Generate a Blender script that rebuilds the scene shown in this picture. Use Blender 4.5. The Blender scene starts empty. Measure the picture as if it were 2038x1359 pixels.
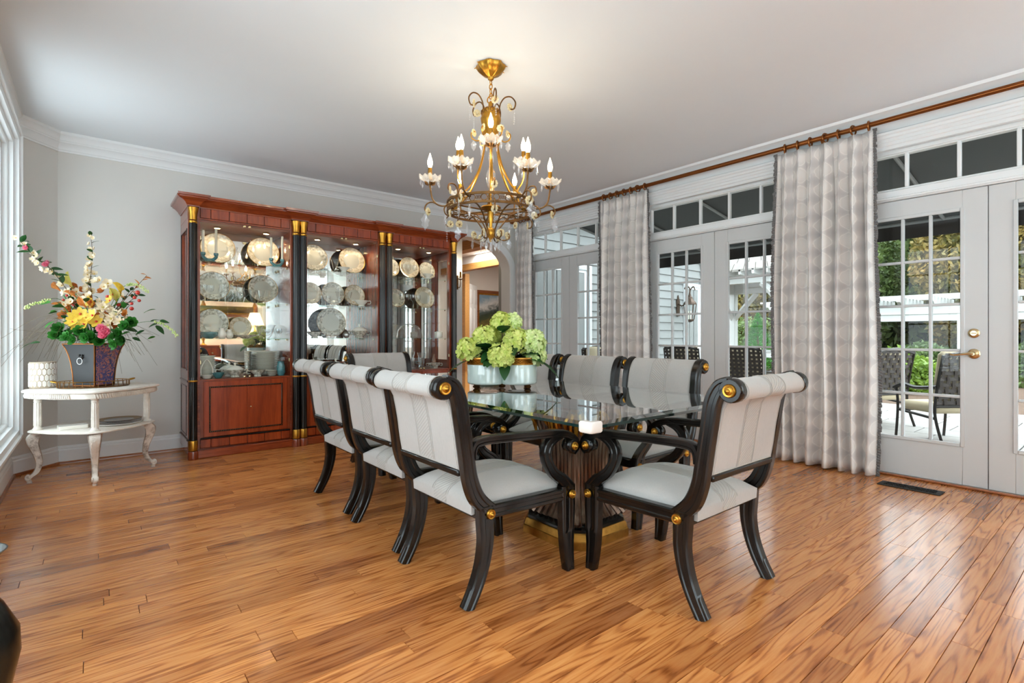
import bpy, math, random
from math import sin, cos, pi, radians, sqrt, atan2
from mathutils import Vector, Matrix
SC = bpy.context.scene
COL = SC.collection
random.seed(7)

# ------------------------------------------------------------------ camera
CAM_H = 1.10
cam_d = bpy.data.cameras.new('camera'); cam = bpy.data.objects.new('camera', cam_d); COL.objects.link(cam)
cam.location = (0, 0, CAM_H)
cam.rotation_euler = (radians(90), 0, -math.atan2(834, 1025))
cam_d.sensor_width = 36; cam_d.lens = 1025 / 2038 * 36
cam_d.shift_y = -11.5 / 2038
cam_d.clip_start = .05; cam_d.clip_end = 300
SC.camera = cam

# ------------------------------------------------------------------ sky, sun, lights, exposure
w = bpy.data.worlds.new('sky'); SC.world = w; w.use_nodes = True
bg = w.node_tree.nodes['Background']
bg.inputs[0].default_value = (.83, .935, 1.0, 1); bg.inputs[1].default_value = 3.7
def lamp(name, kind, loc, energy, color=(1, 1, 1), size=.1, rot=(0, 0, 0), size_y=None, spread=None):
    d = bpy.data.lights.new(name, kind); d.energy = energy; d.color = color
    if kind == 'AREA':
        d.size = size
        if size_y: d.shape = 'RECTANGLE'; d.size_y = size_y
        if spread: d.spread = spread
    elif kind == 'SUN': d.angle = size
    else: d.shadow_soft_size = size
    o = bpy.data.objects.new(name, d); COL.objects.link(o); o.location = loc; o.rotation_euler = rot
    return o
lamp('sun', 'SUN', (12, -6, 14), .8, (1, .96, .9), radians(6), (radians(42), 0, radians(75)))
SC.view_settings.view_transform = 'Standard'; SC.view_settings.look = 'None'
SC.view_settings.gamma = 1; SC.view_settings.exposure = 0.66; SC.view_settings.use_curve_mapping = False
cy = SC.cycles
cy.max_bounces = 12; cy.diffuse_bounces = 6; cy.glossy_bounces = 6; cy.transmission_bounces = 10; cy.transparent_max_bounces = 24
cy.caustics_reflective = False; cy.caustics_refractive = False; cy.sample_clamp_indirect = 6; cy.blur_glossy = .5

# ------------------------------------------------------------------ helpers
def lin(c):
    r = []
    for x in c[:3]:
        x = x / 255.0
        r.append(x / 12.92 if x <= .04045 else ((x + .055) / 1.055) ** 2.4)
    return (r[0], r[1], r[2], 1)

class MB:
    """collects geometry of ONE mesh object"""
    def __init__(s): s.v = []; s.f = []; s.mi = []; s.uv = None
    def add(s, vs, fs, mi=0, M=None):
        b = len(s.v)
        s.v.extend([tuple(M @ Vector(p)) if M else tuple(p) for p in vs])
        s.f.extend([tuple(b + i for i in q) for q in fs]); s.mi.extend([mi] * len(fs)); return s
    def box(s, x0, x1, y0, y1, z0, z1, bev=0, mi=0, M=None):
        if x1 < x0: x0, x1 = x1, x0
        if y1 < y0: y0, y1 = y1, y0
        if z1 < z0: z0, z1 = z1, z0
        if not bev:
            return s.add([(x0, y0, z0), (x1, y0, z0), (x1, y1, z0), (x0, y1, z0), (x0, y0, z1), (x1, y0, z1), (x1, y1, z1), (x0, y1, z1)],
                         [(0, 3, 2, 1), (4, 5, 6, 7), (0, 1, 5, 4), (1, 2, 6, 5), (2, 3, 7, 6), (3, 0, 4, 7)], mi, M)
        b = min(bev, (x1 - x0) / 2.01, (y1 - y0) / 2.01, (z1 - z0) / 2.01)
        def ring(i, z): return [(x0 + i, y0 + b, z), (x0 + b, y0 + i, z), (x1 - b, y0 + i, z), (x1 - i, y0 + b, z), (x1 - i, y1 - b, z), (x1 - b, y1 - i, z), (x0 + b, y1 - i, z), (x0 + i, y1 - b, z)]
        vs = ring(b, z0) + ring(0, z0 + b) + ring(0, z1 - b) + ring(b, z1)
        fs = [tuple(reversed(range(8))), tuple(range(24, 32))]
        for k in range(3):
            for i in range(8): fs.append((k * 8 + i, k * 8 + (i + 1) % 8, k * 8 + 8 + (i + 1) % 8, k * 8 + 8 + i))
        return s.add(vs, fs, mi, M)
    def loops(s, rings, closed=False, cap=True, mi=0, M=None, ringclosed=True):
        """skin a list of equally long vertex rings"""
        n = len(rings[0]); vs = [p for r in rings for p in r]; fs = []
        m = len(rings)
        for k in range(m if closed else m - 1):
            a = k * n; b = ((k + 1) % m) * n
            for i in range(n if ringclosed else n - 1):
                j = (i + 1) % n
                fs.append((a + i, a + j, b + j, b + i))
        if cap and not closed and ringclosed: fs.append(tuple(reversed(range(n)))); fs.append(tuple(range((m - 1) * n, m * n)))
        return s.add(vs, fs, mi, M)
    def lathe(s, prof, seg=20, c=(0, 0, 0), axis='z', sx=1, sy=1, cap=True, mi=0, M=None):
        rings = []
        for r, z in prof:
            ring = []
            for i in range(seg):
                a = 2 * pi * i / seg; x, y = r * cos(a) * sx, r * sin(a) * sy
                p = (x, y, z) if axis == 'z' else ((z, x, y) if axis == 'x' else (y, z, x))
                ring.append((p[0] + c[0], p[1] + c[1], p[2] + c[2]))
            rings.append(ring)
        return s.loops(rings, cap=cap, mi=mi, M=M)
    def tube(s, pts, r, seg=8, closed=False, mi=0, M=None, flat=1.0, cap=True):
        pts = [Vector(p) for p in pts]; n = len(pts); rings = []; prev = None
        for i, p in enumerate(pts):
            a = pts[i - 1] if (i > 0 or closed) else pts[0]; b = pts[(i + 1) % n] if (i < n - 1 or closed) else pts[-1]
            t = (b - a)
            if t.length < 1e-9: t = Vector((0, 0, 1))
            t.normalize()
            if prev is None:
                u = Vector((0, 0, 1)) if abs(t.z) < .9 else Vector((1, 0, 0)); u = (u - t * u.dot(t)).normalized()
            else:
                u = prev - t * prev.dot(t)
                u = u.normalized() if u.length > 1e-6 else prev
            prev = u; q = t.cross(u); rr = r[i] if isinstance(r, (list, tuple)) else r
            rings.append([tuple(p + u * (rr * cos(2 * pi * k / seg)) + q * (rr * flat * sin(2 * pi * k / seg))) for k in range(seg)])
        return s.loops(rings, closed=closed, mi=mi, M=M, cap=cap)
    def prism(s, poly, a, b, plane='xy', mi=0, M=None):
        """polygon extruded: plane xy -> along z, xz -> along y, yz -> along x"""
        def P(p, t): return (p[0], p[1], t) if plane == 'xy' else ((p[0], t, p[1]) if plane == 'xz' else (t, p[0], p[1]))
        n = len(poly); area = sum(poly[i][0] * poly[(i + 1) % n][1] - poly[(i + 1) % n][0] * poly[i][1] for i in range(n))
        if (area < 0) != (plane == 'xz'): poly = poly[::-1]
        lo, hi = min(a, b), max(a, b)
        vs = [P(p, lo) for p in poly] + [P(p, hi) for p in poly]
        fs = [tuple(reversed(range(n))), tuple(range(n, 2 * n))] + [(i, (i + 1) % n, n + (i + 1) % n, n + i) for i in range(n)]
        return s.add(vs, fs, mi, M)
    def ball(s, c, r, seg=10, rings=6, mi=0, M=None, sx=1, sy=1, sz=1):
        prof = [(max(1e-4, r * sin(pi * k / rings)), -r * cos(pi * k / rings)) for k in range(rings + 1)]
        rs = [[(c[0] + q * cos(2 * pi * i / seg) * sx, c[1] + q * sin(2 * pi * i / seg) * sy, c[2] + z * sz) for i in range(seg)] for q, z in prof]
        return s.loops(rs, mi=mi, M=M)
    def mesh(s, name, mats, smooth=40):
        me = bpy.data.meshes.new(name); me.from_pydata(s.v, [], s.f)
        for m in (mats if isinstance(mats, (list, tuple)) else [mats]): me.materials.append(m)
        if max(s.mi, default=0): me.polygons.foreach_set('material_index', s.mi)
        if smooth:
            me.polygons.foreach_set('use_smooth', [True] * len(s.f))
            if smooth < 180: me.set_sharp_from_angle(angle=radians(smooth))
        if s.uv:
            l = me.uv_layers.new(name='UVMap')
            for poly in me.polygons:
                for li in poly.loop_indices: l.data[li].uv = s.uv[me.loops[li].vertex_index]
        me.update(); return me
    def build(s, name, mats, parent=None, smooth=40, loc=None, rot=None):
        o = bpy.data.objects.new(name, s.mesh(name, mats, smooth)); COL.objects.link(o)
        if parent: o.parent = parent
        if loc: o.location = loc
        if rot: o.rotation_euler = rot
        return o

def tag(o, label, cat, group=None, kind=None):
    o['label'] = label; o['category'] = cat
    if group: o['group'] = group
    if kind: o['kind'] = kind
    return o
def thing(name, loc, label, cat, group=None, rz=0, kind=None):
    o = bpy.data.objects.new(name, None); COL.objects.link(o); o.empty_display_size = .05
    o.location = loc; o.rotation_euler = (0, 0, rz)
    return tag(o, label, cat, group, kind)
def link(name, me, parent=None, loc=None, rot=None, scale=None):
    o = bpy.data.objects.new(name, me); COL.objects.link(o)
    if parent: o.parent = parent
    if loc: o.location = loc
    if rot: o.rotation_euler = rot
    if scale: o.scale = scale if isinstance(scale, (tuple, list)) else (scale,) * 3
    return o
CH = {}
def kids(o):
    return [c for c in bpy.data.objects if c.parent == o]
def copy_tree(src, loc, rz=None, label=None, parent=None, cache={}):
    if src.name not in cache:
        by = {}
        for c in bpy.data.objects:
            if c.parent: by.setdefault(c.parent.name, []).append(c)
        cache[src.name] = by
    by = cache[src.name]
    def rec(o, par):
        c = o.copy(); COL.objects.link(c)
        if par: c.parent = par
        for k in by.get(o.name, []): rec(k, c)
        return c
    r = rec(src, parent); r.location = loc
    if rz is not None: r.rotation_euler = (0, 0, rz)
    if label: r['label'] = label
    return r
def bez(pts, n=8):
    """Catmull-Rom through points (any dimension)"""
    P = [tuple(p) for p in pts]; out = []
    for i in range(len(P) - 1):
        p0, p1, p2, p3 = P[max(i - 1, 0)], P[i], P[i + 1], P[min(i + 2, len(P) - 1)]
        for k in range(n):
            t = k / n
            out.append(tuple(.5 * (2 * b + (c - a) * t + (2 * a - 5 * b + 4 * c - d) * t * t + (3 * b - a - 3 * c + d) * t ** 3) for a, b, c, d in zip(p0, p1, p2, p3)))
    out.append(P[-1]); return out
def spiral(c, r0, r1, a0, a1, n=14):
    return [(c[0] + (r0 + (r1 - r0) * k / n) * cos(a0 + (a1 - a0) * k / n), c[1] + (r0 + (r1 - r0) * k / n) * sin(a0 + (a1 - a0) * k / n)) for k in range(n + 1)]
def rect_frame(m, u0, u1, w0, w1, prof, fn, M=None):
    """mitred rectangular frame: prof = (outward, depth) pairs, fn(u, depth, w) -> point"""
    m.loops([[fn(u, d, w) for e, d in prof for u, w in [(cu + su * e, cw + sw * e)]] for cu, cw, su, sw in ((u0, w0, -1, -1), (u1, w0, 1, -1), (u1, w1, 1, 1), (u0, w1, -1, 1))], closed=True, M=M)
def rotz(a, c=(0, 0, 0)): return Matrix.Translation(c) @ Matrix.Rotation(a, 4, 'Z')
# ------------------------------------------------------------------ materials
class NT:
    def __init__(s, name):
        s.m = bpy.data.materials.new(name); s.m.use_nodes = True; s.t = s.m.node_tree; s.n = s.t.nodes; s.l = s.t.links
        s.p = s.n['Principled BSDF']; s.out = s.n['Material Output']
    def node(s, ty, **kw):
        x = s.n.new('ShaderNode' + ty)
        for k, v in kw.items():
            if k in x.inputs: x.inputs[k].default_value = v
            else: setattr(x, k, v)
        return x
    def link(s, a, ao, b, bi): s.l.new(a.outputs[ao], b.inputs[bi])
    def noise(s, scale, coord='Object', detail=4, stretch=None, rough=.55, vec=None, dist=0):
        n = s.node('TexNoise', Scale=scale, Detail=detail, Roughness=rough, Distortion=dist)
        if vec is None:
            tc = s.node('TexCoord'); src = (tc, coord)
        else: src = vec
        if stretch:
            mp = s.node('Mapping'); mp.inputs['Scale'].default_value = stretch; s.link(src[0], src[1], mp, 'Vector'); src = (mp, 'Vector')
        s.link(src[0], src[1], n, 'Vector'); return n
    def ramp(s, fac, stops, interp='LINEAR'):
        r = s.node('ValToRGB'); r.color_ramp.interpolation = interp; e = r.color_ramp.elements
        while len(e) < len(stops): e.new(.5)
        for i, (p, c) in enumerate(stops): e[i].position = p; e[i].color = c
        s.link(fac[0], fac[1], r, 'Fac'); return r
    def math(s, op, a, b=None, c=None):
        m = s.node('Math', operation=op)
        for i, x in enumerate((a, b, c)):
            if x is None: continue
            if isinstance(x, (int, float)): m.inputs[i].default_value = x
            else: s.l.new(x[0].outputs[x[1]], m.inputs[i])
        return (m, 0)
    def bump(s, h, strength=.2, dist=.01):
        b = s.node('Bump', Strength=strength, Distance=dist); s.l.new(h[0].outputs[h[1]], b.inputs['Height']); s.link(b, 'Normal', s.p, 'Normal'); return b
    def set(s, **kw):
        for k, v in kw.items(): s.p.inputs[k.replace('_', ' ')].default_value = v
        return s

def mat(name, rgb, rough=.5, metal=0, var=0, vscale=8, bump=0, bscale=60, coat=0, spec=.5, coord='Object', rgb2=None, stretch=None, sheen=0, emis=None, estr=0, sss=0, trans=0):
    t = NT(name); c = lin(rgb); t.set(Base_Color=c, Roughness=rough, Metallic=metal)
    t.p.inputs['Specular IOR Level'].default_value = spec
    if coat: t.p.inputs['Coat Weight'].default_value = coat; t.p.inputs['Coat Roughness'].default_value = .06
    if sheen: t.p.inputs['Sheen Weight'].default_value = sheen
    if var or rgb2:
        n = t.noise(vscale, coord, stretch=stretch); d = lin(rgb2) if rgb2 else tuple(max(0, x * (1 - var)) for x in c[:3]) + (1,)
        r = t.ramp((n, 'Fac'), [(.3, d), (.7, c)]); t.link(r, 'Color', t.p, 'Base Color')
    if bump:
        n = t.noise(bscale, coord, stretch=stretch); t.bump((n, 'Fac'), bump, .004)
    if emis: t.p.inputs['Emission Color'].default_value = lin(emis); t.p.inputs['Emission Strength'].default_value = estr
    if trans:
        tr = t.node('BsdfTranslucent'); tr.inputs[0].default_value = c; mx = t.node('MixShader'); mx.inputs[0].default_value = trans
        t.link(t.p, 0, mx, 1); t.link(tr, 0, mx, 2); t.link(mx, 0, t.out, 'Surface')
        if var or rgb2: t.link(r, 'Color', tr, 'Color')
    return t.m

def thin_glass(name, tint=(1, 1, 1), refl=1.0, ior=1.5, rough=0.0):
    t = NT(name); t.n.remove(t.p)
    tr = t.node('BsdfTransparent'); tr.inputs[0].default_value = (*tint, 1)
    gl = t.node('BsdfGlossy'); gl.inputs['Roughness'].default_value = rough; gl.inputs['Color'].default_value = (1, 1, 1, 1)
    fr = t.node('Fresnel'); fr.inputs[0].default_value = ior
    geo = t.node('NewGeometry'); front = t.math('SUBTRACT', 1.0, (geo, 'Backfacing'))
    f = t.math('MULTIPLY', t.math('MULTIPLY', (fr, 0), refl), front); f = t.math('MINIMUM', f, .97); mx = t.node('MixShader'); t.l.new(f[0].outputs[0], mx.inputs[0])
    t.link(tr, 0, mx, 1); t.link(gl, 0, mx, 2); t.link(mx, 0, t.out, 'Surface'); return t.m
def solid_glass(name, tint=(1, 1, 1), rough=0, ior=1.5):
    t = NT(name); t.n.remove(t.p); g = t.node('BsdfGlass'); g.inputs['Color'].default_value = (*tint, 1); g.inputs['Roughness'].default_value = rough; g.inputs['IOR'].default_value = ior
    tr = t.node('BsdfTransparent'); tr.inputs[0].default_value = (*[.97 * c for c in tint], 1); mx = t.node('MixShader'); mx.inputs[0].default_value = .5
    t.link(g, 0, mx, 1); t.link(tr, 0, mx, 2); t.link(mx, 0, t.out, 'Surface'); return t.m

def sparkle(name, tint, refl, milk):
    """cut or moulded glass: clear body, bright facets, a little milkiness"""
    t = NT(name); t.n.remove(t.p); tr = t.node('BsdfTransparent'); tr.inputs[0].default_value = (*tint, 1)
    gl = t.node('BsdfGlossy'); gl.inputs['Roughness'].default_value = .04; gl.inputs['Color'].default_value = (1, 1, 1, 1)
    lw = t.node('Fresnel'); lw.inputs[0].default_value = 1.55; geo = t.node('NewGeometry'); f = t.math('MINIMUM', t.math('MULTIPLY', t.math('MULTIPLY', (lw, 0), refl), t.math('SUBTRACT', 1.0, (geo, 'Backfacing'))), .9)
    mx = t.node('MixShader'); t.l.new(f[0].outputs[0], mx.inputs[0]); t.link(tr, 0, mx, 1); t.link(gl, 0, mx, 2)
    df = t.node('BsdfDiffuse'); df.inputs[0].default_value = (*tint, 1); tl = t.node('BsdfTranslucent'); tl.inputs[0].default_value = (*tint, 1); ad = t.node('MixShader'); ad.inputs[0].default_value = .5; t.link(df, 0, ad, 1); t.link(tl, 0, ad, 2)
    m2 = t.node('MixShader'); m2.inputs[0].default_value = milk; t.link(mx, 0, m2, 1); t.link(ad, 0, m2, 2); t.link(m2, 0, t.out, 'Surface'); return t.m
def bulb_glass(name, rgb, strength, clear):
    t = NT(name); t.n.remove(t.p); e = t.node('Emission'); e.inputs[0].default_value = lin(rgb); e.inputs[1].default_value = strength; tr = t.node('BsdfTransparent'); mx = t.node('MixShader'); mx.inputs[0].default_value = 1 - clear
    t.link(tr, 0, mx, 1); t.link(e, 0, mx, 2); t.link(mx, 0, t.out, 'Surface'); return t.m
MT = {}
MT['wall'] = mat('wall_paint', (213, 212, 208), .75, var=.02, vscale=3, bump=.05, bscale=180)
MT['ceil'] = mat('ceiling_paint', (233, 239, 244), .8, var=.015, vscale=2)
MT['trim'] = mat('trim_paint', (232, 236, 238), .42, var=.015, vscale=5)
MT['door'] = mat('door_paint', (203, 206, 207), .45, var=.02, vscale=4)
MT['gap'] = mat('dark_gap', (22, 19, 17), .8)
MT['glass'] = thin_glass('window_glass', (.97, .985, .98), .55)
MT['cabglass'] = thin_glass('cabinet_glass', (.985, .995, .99), .5)
MT['shelfglass'] = thin_glass('shelf_glass', (.90, .97, .95), .9)
MT['tabletop'] = thin_glass('table_glass', (.90, .955, .94), 1.5, 1.62)
MT['tableedge'] = mat('table_glass_edge', (22, 44, 42), .06, coat=1, spec=.8)
MT['crystal'] = sparkle('crystal', (.97, .98, 1.0), 2.6, .10)
MT['bobeche'] = sparkle('moulded_glass', (.96, .96, .95), 2.4, .22)
MT['goblet'] = thin_glass('goblet_glass', (.97, .98, .985), 2.6, 1.45)
MT['amberglass'] = sparkle('amber_rosette', (.95, .88, .66), 1.6, .5)
MT['mirror'] = mat('mirror_silver', (236, 238, 236), .015, 1)
MT['black'] = mat('black_lacquer', (15, 13, 12), .22, var=.3, vscale=14, coat=.15, spec=.4)
MT['gold'] = mat('gilt', (206, 152, 62), .32, 1, var=.35, vscale=25, bump=.15, bscale=80)
MT['antgold'] = mat('antique_gilt', (190, 136, 62), .38, 1, var=.45, vscale=18, bump=.2, bscale=60)
MT['bronze'] = mat('bronzed_iron', (128, 92, 54), .42, .9, var=.5, vscale=30, bump=.15, bscale=90)
MT['brass'] = mat('brass', (206, 186, 146), .22, 1)
MT['steel'] = mat('steel', (190, 190, 188), .3, 1)
MT['iron'] = mat('black_iron', (40, 39, 38), .45, .6)
MT['wicker'] = mat('dark_wicker', (58, 47, 40), .55, var=.3, vscale=30, bump=.3, bscale=120)
MT['cushion'] = mat('cream_cushion', (214, 198, 166), .9, var=.08, vscale=6)
MT['foam'] = mat('white_foam', (214, 207, 200), .6, sss=.1)
MT['porc'] = mat('porcelain', (240, 238, 228), .18, coat=.4, var=.02)
MT['porcgold'] = mat('porcelain_print', (236, 226, 208), .2, rgb2=(168, 152, 118), vscale=38, coat=.4)
MT['porcgrey'] = mat('porcelain_grey_print', (232, 228, 216), .2, rgb2=(120, 118, 104), vscale=44, coat=.4)
MT['teal'] = mat('teal_glaze', (78, 140, 148), .15, var=.4, vscale=30, coat=.5)
MT['wax'] = mat('candle_wax', (240, 234, 214), .5)
MT['bulb'] = bulb_glass('bulb_glass', (255, 228, 184), 40, .5)
MT['puck'] = mat('puck_light', (255, 240, 205), .4, emis=(255, 222, 160), estr=18)
MT['celadon'] = mat('celadon_glaze', (205, 219, 214), .12, var=.03, vscale=3, coat=.8)
MT['soil'] = mat('dark_moss', (52, 48, 30), .95, var=.5, vscale=40, bump=.6, bscale=50)
MT['rod'] = mat('copper_gilt_rod', (172, 112, 60), .3, .85, rgb2=(128, 74, 36), vscale=9, stretch=(1, .12, 1))
MT['slate'] = mat('dark_awning_cloth', (74, 77, 76), .9, var=.1, vscale=3)
MT['valance'] = mat('dark_valance_cloth', (40, 36, 32), .9, var=.2, vscale=12)
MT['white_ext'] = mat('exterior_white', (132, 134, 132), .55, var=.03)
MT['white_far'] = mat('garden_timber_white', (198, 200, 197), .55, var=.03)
MT['oakbeam'] = mat('stained_beam', (196, 146, 84), .45, var=.3, vscale=6, stretch=(8, 1, 8))

def wood(name, base, dark, axis, rough=.25, coat=.5, scale=1.0, contrast=1.0):
    t = NT(name); st = {'x': (1.2, 14, 14), 'y': (14, 1.2, 14), 'z': (14, 14, 1.2)}[axis]; st = tuple(q * scale for q in st)
    n = t.noise(2.2, 'Object', 6, st, .6, dist=.6); n2 = t.noise(12, 'Object', 3, st)
    m = t.node('Mix', data_type='FLOAT', Factor=.3); t.l.new(n.outputs['Fac'], m.inputs[2]); t.l.new(n2.outputs['Fac'], m.inputs[3])
    r = t.ramp((m, 0), [(.5 - .18 / contrast, lin(dark)), (.5 + .16 / contrast, lin(base))]); t.link(r, 'Color', t.p, 'Base Color')
    t.set(Roughness=rough); t.p.inputs['Coat Weight'].default_value = coat; t.p.inputs['Coat Roughness'].default_value = .08
    return t.m
MT['mahog'] = wood('mahogany', (158, 70, 32), (98, 34, 14), 'x')
MT['mahogv'] = wood('mahogany_upright', (150, 66, 30), (92, 32, 14), 'z')
MT['mahogd'] = wood('mahogany_crotch', (166, 68, 26), (112, 38, 14), 'z', scale=.5)
MT['mahogin'] = wood('mahogany_inside', (150, 86, 58), (110, 56, 36), 'x', .45, .1)
MT['shoe'] = wood('shoe_moulding', (170, 98, 48), (120, 62, 26), 'x', .35)
MT['frame'] = wood('picture_frame_wood', (150, 88, 44), (84, 44, 20), 'x', .35)
MT['flute'] = mat('silvered_flute', (150, 128, 110), .28, .75, rgb2=(72, 42, 30), vscale=5, stretch=(6, 6, .8))

def floor_mat():
    t = NT('oak_floor'); at = t.node('Attribute', attribute_name='tone'); geo = t.node('NewGeometry')
    off = t.node('Vector' + 'Math', operation='MULTIPLY_ADD'); off.inputs[1].default_value = (1, 1, 1)
    t.link(geo, 'Position', off, 0)
    cmb = t.node('CombineXYZ'); a = t.math('MULTIPLY', (at, 'Fac'), 37.0); b = t.math('MULTIPLY', (at, 'Fac'), 91.0)
    t.l.new(a[0].outputs[0], cmb.inputs[0]); t.l.new(b[0].outputs[0], cmb.inputs[2]); t.link(cmb, 0, off, 2)
    # fine streaks
    n1 = t.noise(3.0, stretch=(1.6, 24, 1), vec=(off, 'Vector'), detail=5, rough=.65)
    # cathedral figure
    mp = t.node('Mapping'); mp.inputs['Scale'].default_value = (.55, 7.5, 1); t.link(off, 'Vector', mp, 'Vector')
    nz = t.node('TexNoise', Scale=1.3, Detail=2); t.link(mp, 'Vector', nz, 'Vector')
    wv = t.math('SINE', t.math('MULTIPLY', (nz, 'Fac'), 95.0))
    wv = t.math('MULTIPLY_ADD', wv, .5, .5); wv = t.math('POWER', wv, 2.2)
    mixv = t.math('ADD', t.math('MULTIPLY', (n1, 'Fac'), .75), t.math('MULTIPLY', wv, .26))
    r = t.ramp(mixv, [(.28, lin((210, 146, 86))), (.50, lin((194, 124, 66))), (.72, lin((142, 80, 38)))])
    tone = t.ramp((at, 'Fac'), [(0, (.60, .50, .44, 1)), (.25, (.86, .80, .74, 1)), (.6, (1, .97, .94, 1)), (1, (1.12, 1.10, 1.04, 1))])
    mul = t.node('Mix', data_type='RGBA', blend_type='MULTIPLY'); mul.inputs[0].default_value = 1
    t.l.new(r.outputs[0], mul.inputs[6]); t.l.new(tone.outputs[0], mul.inputs[7]); t.l.new(mul.outputs[2], t.p.inputs['Base Color'])
    t.set(Roughness=.27)
    t.p.inputs['Coat Weight'].default_value = .32; t.p.inputs['Coat Roughness'].default_value = .15
    t.bump(mixv, .1, .002); return t.m
MT['floor'] = floor_mat()

def fabric_mat(name, rgb, weave=900):
    t = NT(name); tc = t.node('TexCoord')
    n = t.noise(7, 'Object', 3); n2 = t.noise(1.0, 'Object', 2, (240, 240, 40)); 
    m = t.node('Mix', data_type='FLOAT', Factor=.5); t.l.new(n.outputs['Fac'], m.inputs[2]); t.l.new(n2.outputs['Fac'], m.inputs[3])
    c = lin(rgb); r = t.ramp((m, 0), [(.3, tuple(x * .86 for x in c[:3]) + (1,)), (.7, c)]); t.link(r, 'Color', t.p, 'Base Color')
    t.set(Roughness=.85); t.p.inputs['Sheen Weight'].default_value = .25; t.bump((n2, 'Fac'), .25, .002); return t.m
MT['fabric'] = fabric_mat('ribbed_upholstery', (178, 174, 170))
def band_mat():
    t = NT('quilted_band'); tc = t.node('TexCoord'); mp = t.node('Mapping'); mp.inputs['Rotation'].default_value = (radians(35), 0, 0); t.link(tc, 'Object', mp, 'Vector')
    wv = t.node('TexWave', Scale=26.0, Distortion=.4); wv.bands_direction = 'Z'; t.link(mp, 'Vector', wv, 'Vector')
    c = lin((176, 172, 167)); r = t.ramp((wv, 'Fac'), [(.0, tuple(x * .8 for x in c[:3]) + (1,)), (.35, c)]); t.link(r, 'Color', t.p, 'Base Color')
    t.set(Roughness=.85); t.bump((wv, 'Fac'), .35, .004); return t.m
MT['band'] = band_mat()
MT['piping'] = fabric_mat('piping_cord', (172, 167, 161))

def curtain_mat():
    t = NT('damask_drape'); uv = t.node('UVMap', uv_map='UVMap'); sp = t.node('SeparateXYZ'); t.link(uv, 'UV', sp, 0)
    U = t.math('MULTIPLY', (sp, 'X'), 2 * pi / .125); V = t.math('MULTIPLY', (sp, 'Y'), 2 * pi / .30)
    # ogee lattice: serpentine columns meeting and parting
    s = t.math('MULTIPLY', t.math('SINE', V), 1.25)
    half = t.math('MULTIPLY', U, .5)
    a = t.math('SINE', t.math('ADD', half, s)); b = t.math('SINE', t.math('SUBTRACT', half, s))
    prod = t.math('MULTIPLY', a, b)
    leaf = t.math('MULTIPLY_ADD', prod, .5, .5)
    nz = t.noise(26, 'UV', 2); leaf2 = t.math('ADD', leaf, t.math('MULTIPLY', t.math('SUBTRACT', (nz, 'Fac'), .5), .18))
    r = t.ramp(leaf2, [(.10, lin((228, 224, 220))), (.40, lin((222, 218, 214))), (.45, lin((238, 234, 230))), (.49, lin((218, 214, 211))), (.60, lin((206, 202, 200))), (.98, lin((194, 191, 190)))])
    t.link(r, 'Color', t.p, 'Base Color')
    ro = t.ramp(leaf2, [(.40, (.32,) * 3 + (1,)), (.46, (.55,) * 3 + (1,))]); t.link(ro, 'Color', t.p, 'Roughness')
    t.p.inputs['Sheen Weight'].default_value = .3; t.bump((r, 'Color'), .25, .004); return t.m
MT['curtain'] = curtain_mat()
MT['lining'] = mat('drape_lining', (196, 192, 186), .9)
MT['fringe'] = mat('grey_fringe', (132, 130, 130), .95, var=.5, vscale=120, bump=.8, bscale=160)

def distress():
    t = NT('distressed_white'); n = t.noise(16, 'Object', 6, rough=.7); ao = t.node('NewGeometry')
    p = t.ramp((ao, 'Pointiness'), [(.38, (0, 0, 0, 1)), (.49, (1, 1, 1, 1))])
    f = t.math('MULTIPLY', (n, 'Fac'), (p, 'Color')); f = t.math('ADD', (n, 'Fac'), t.math('MULTIPLY', (p, 'Color'), .3))
    r = t.ramp(f, [(.40, lin((122, 104, 90))), (.60, lin((214, 205, 194))), (.9, lin((234, 228, 219)))]); t.link(r, 'Color', t.p, 'Base Color'); t.set(Roughness=.6)
    t.bump((n, 'Fac'), .15, .003); return t.m
MT['distress'] = distress()
def painted_panel():
    t = NT('blue_painted_panel'); n = t.noise(26, 'Object', 5, rough=.7, dist=2.0)
    r = t.ramp((n, 'Fac'), [(.0, lin((58, 64, 112))), (.50, lin((66, 72, 124))), (.54, lin((206, 140, 112))), (.60, lin((166, 84, 74))), (.64, lin((60, 66, 114)))], 'LINEAR')
    t.link(r, 'Color', t.p, 'Base Color'); t.set(Roughness=.3); return t.m
MT['bluepanel'] = painted_panel()
def painting_mat():
    t = NT('landscape_painting'); tc = t.node('TexCoord'); sp = t.node('SeparateXYZ'); t.link(tc, 'Generated', sp, 0)
    n = t.noise(5, 'Generated', 6, rough=.65, dist=.8); h = t.math('ADD', (sp, 'Z'), t.math('MULTIPLY', t.math('SUBTRACT', (n, 'Fac'), .5), .55))
    side = t.math('MULTIPLY', t.math('SUBTRACT', (sp, 'X'), .45), -.35); h = t.math('ADD', h, side)
    r = t.ramp(h, [(.0, lin((60, 44, 26))), (.2, lin((104, 92, 44))), (.32, lin((52, 62, 36))), (.46, lin((40, 52, 40))), (.58, lin((70, 84, 84))), (.75, lin((186, 190, 190))), (1, lin((110, 140, 160)))])
    t.link(r, 'Color', t.p, 'Base Color'); t.set(Roughness=.3); return t.m
MT['painting'] = painting_mat()
def leafmat(name, a, b, trans=.25, scale=6): return mat(name, a, .5, rgb2=b, vscale=scale, trans=trans)
MT['leaf'] = leafmat('dark_leaf', (38, 92, 36), (22, 60, 26))
MT['leafy'] = leafmat('bright_leaf', (74, 152, 58), (40, 104, 38))
MT['hyd'] = leafmat('green_hydrangea', (238, 238, 150), (184, 206, 84), .3, 30)
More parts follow.
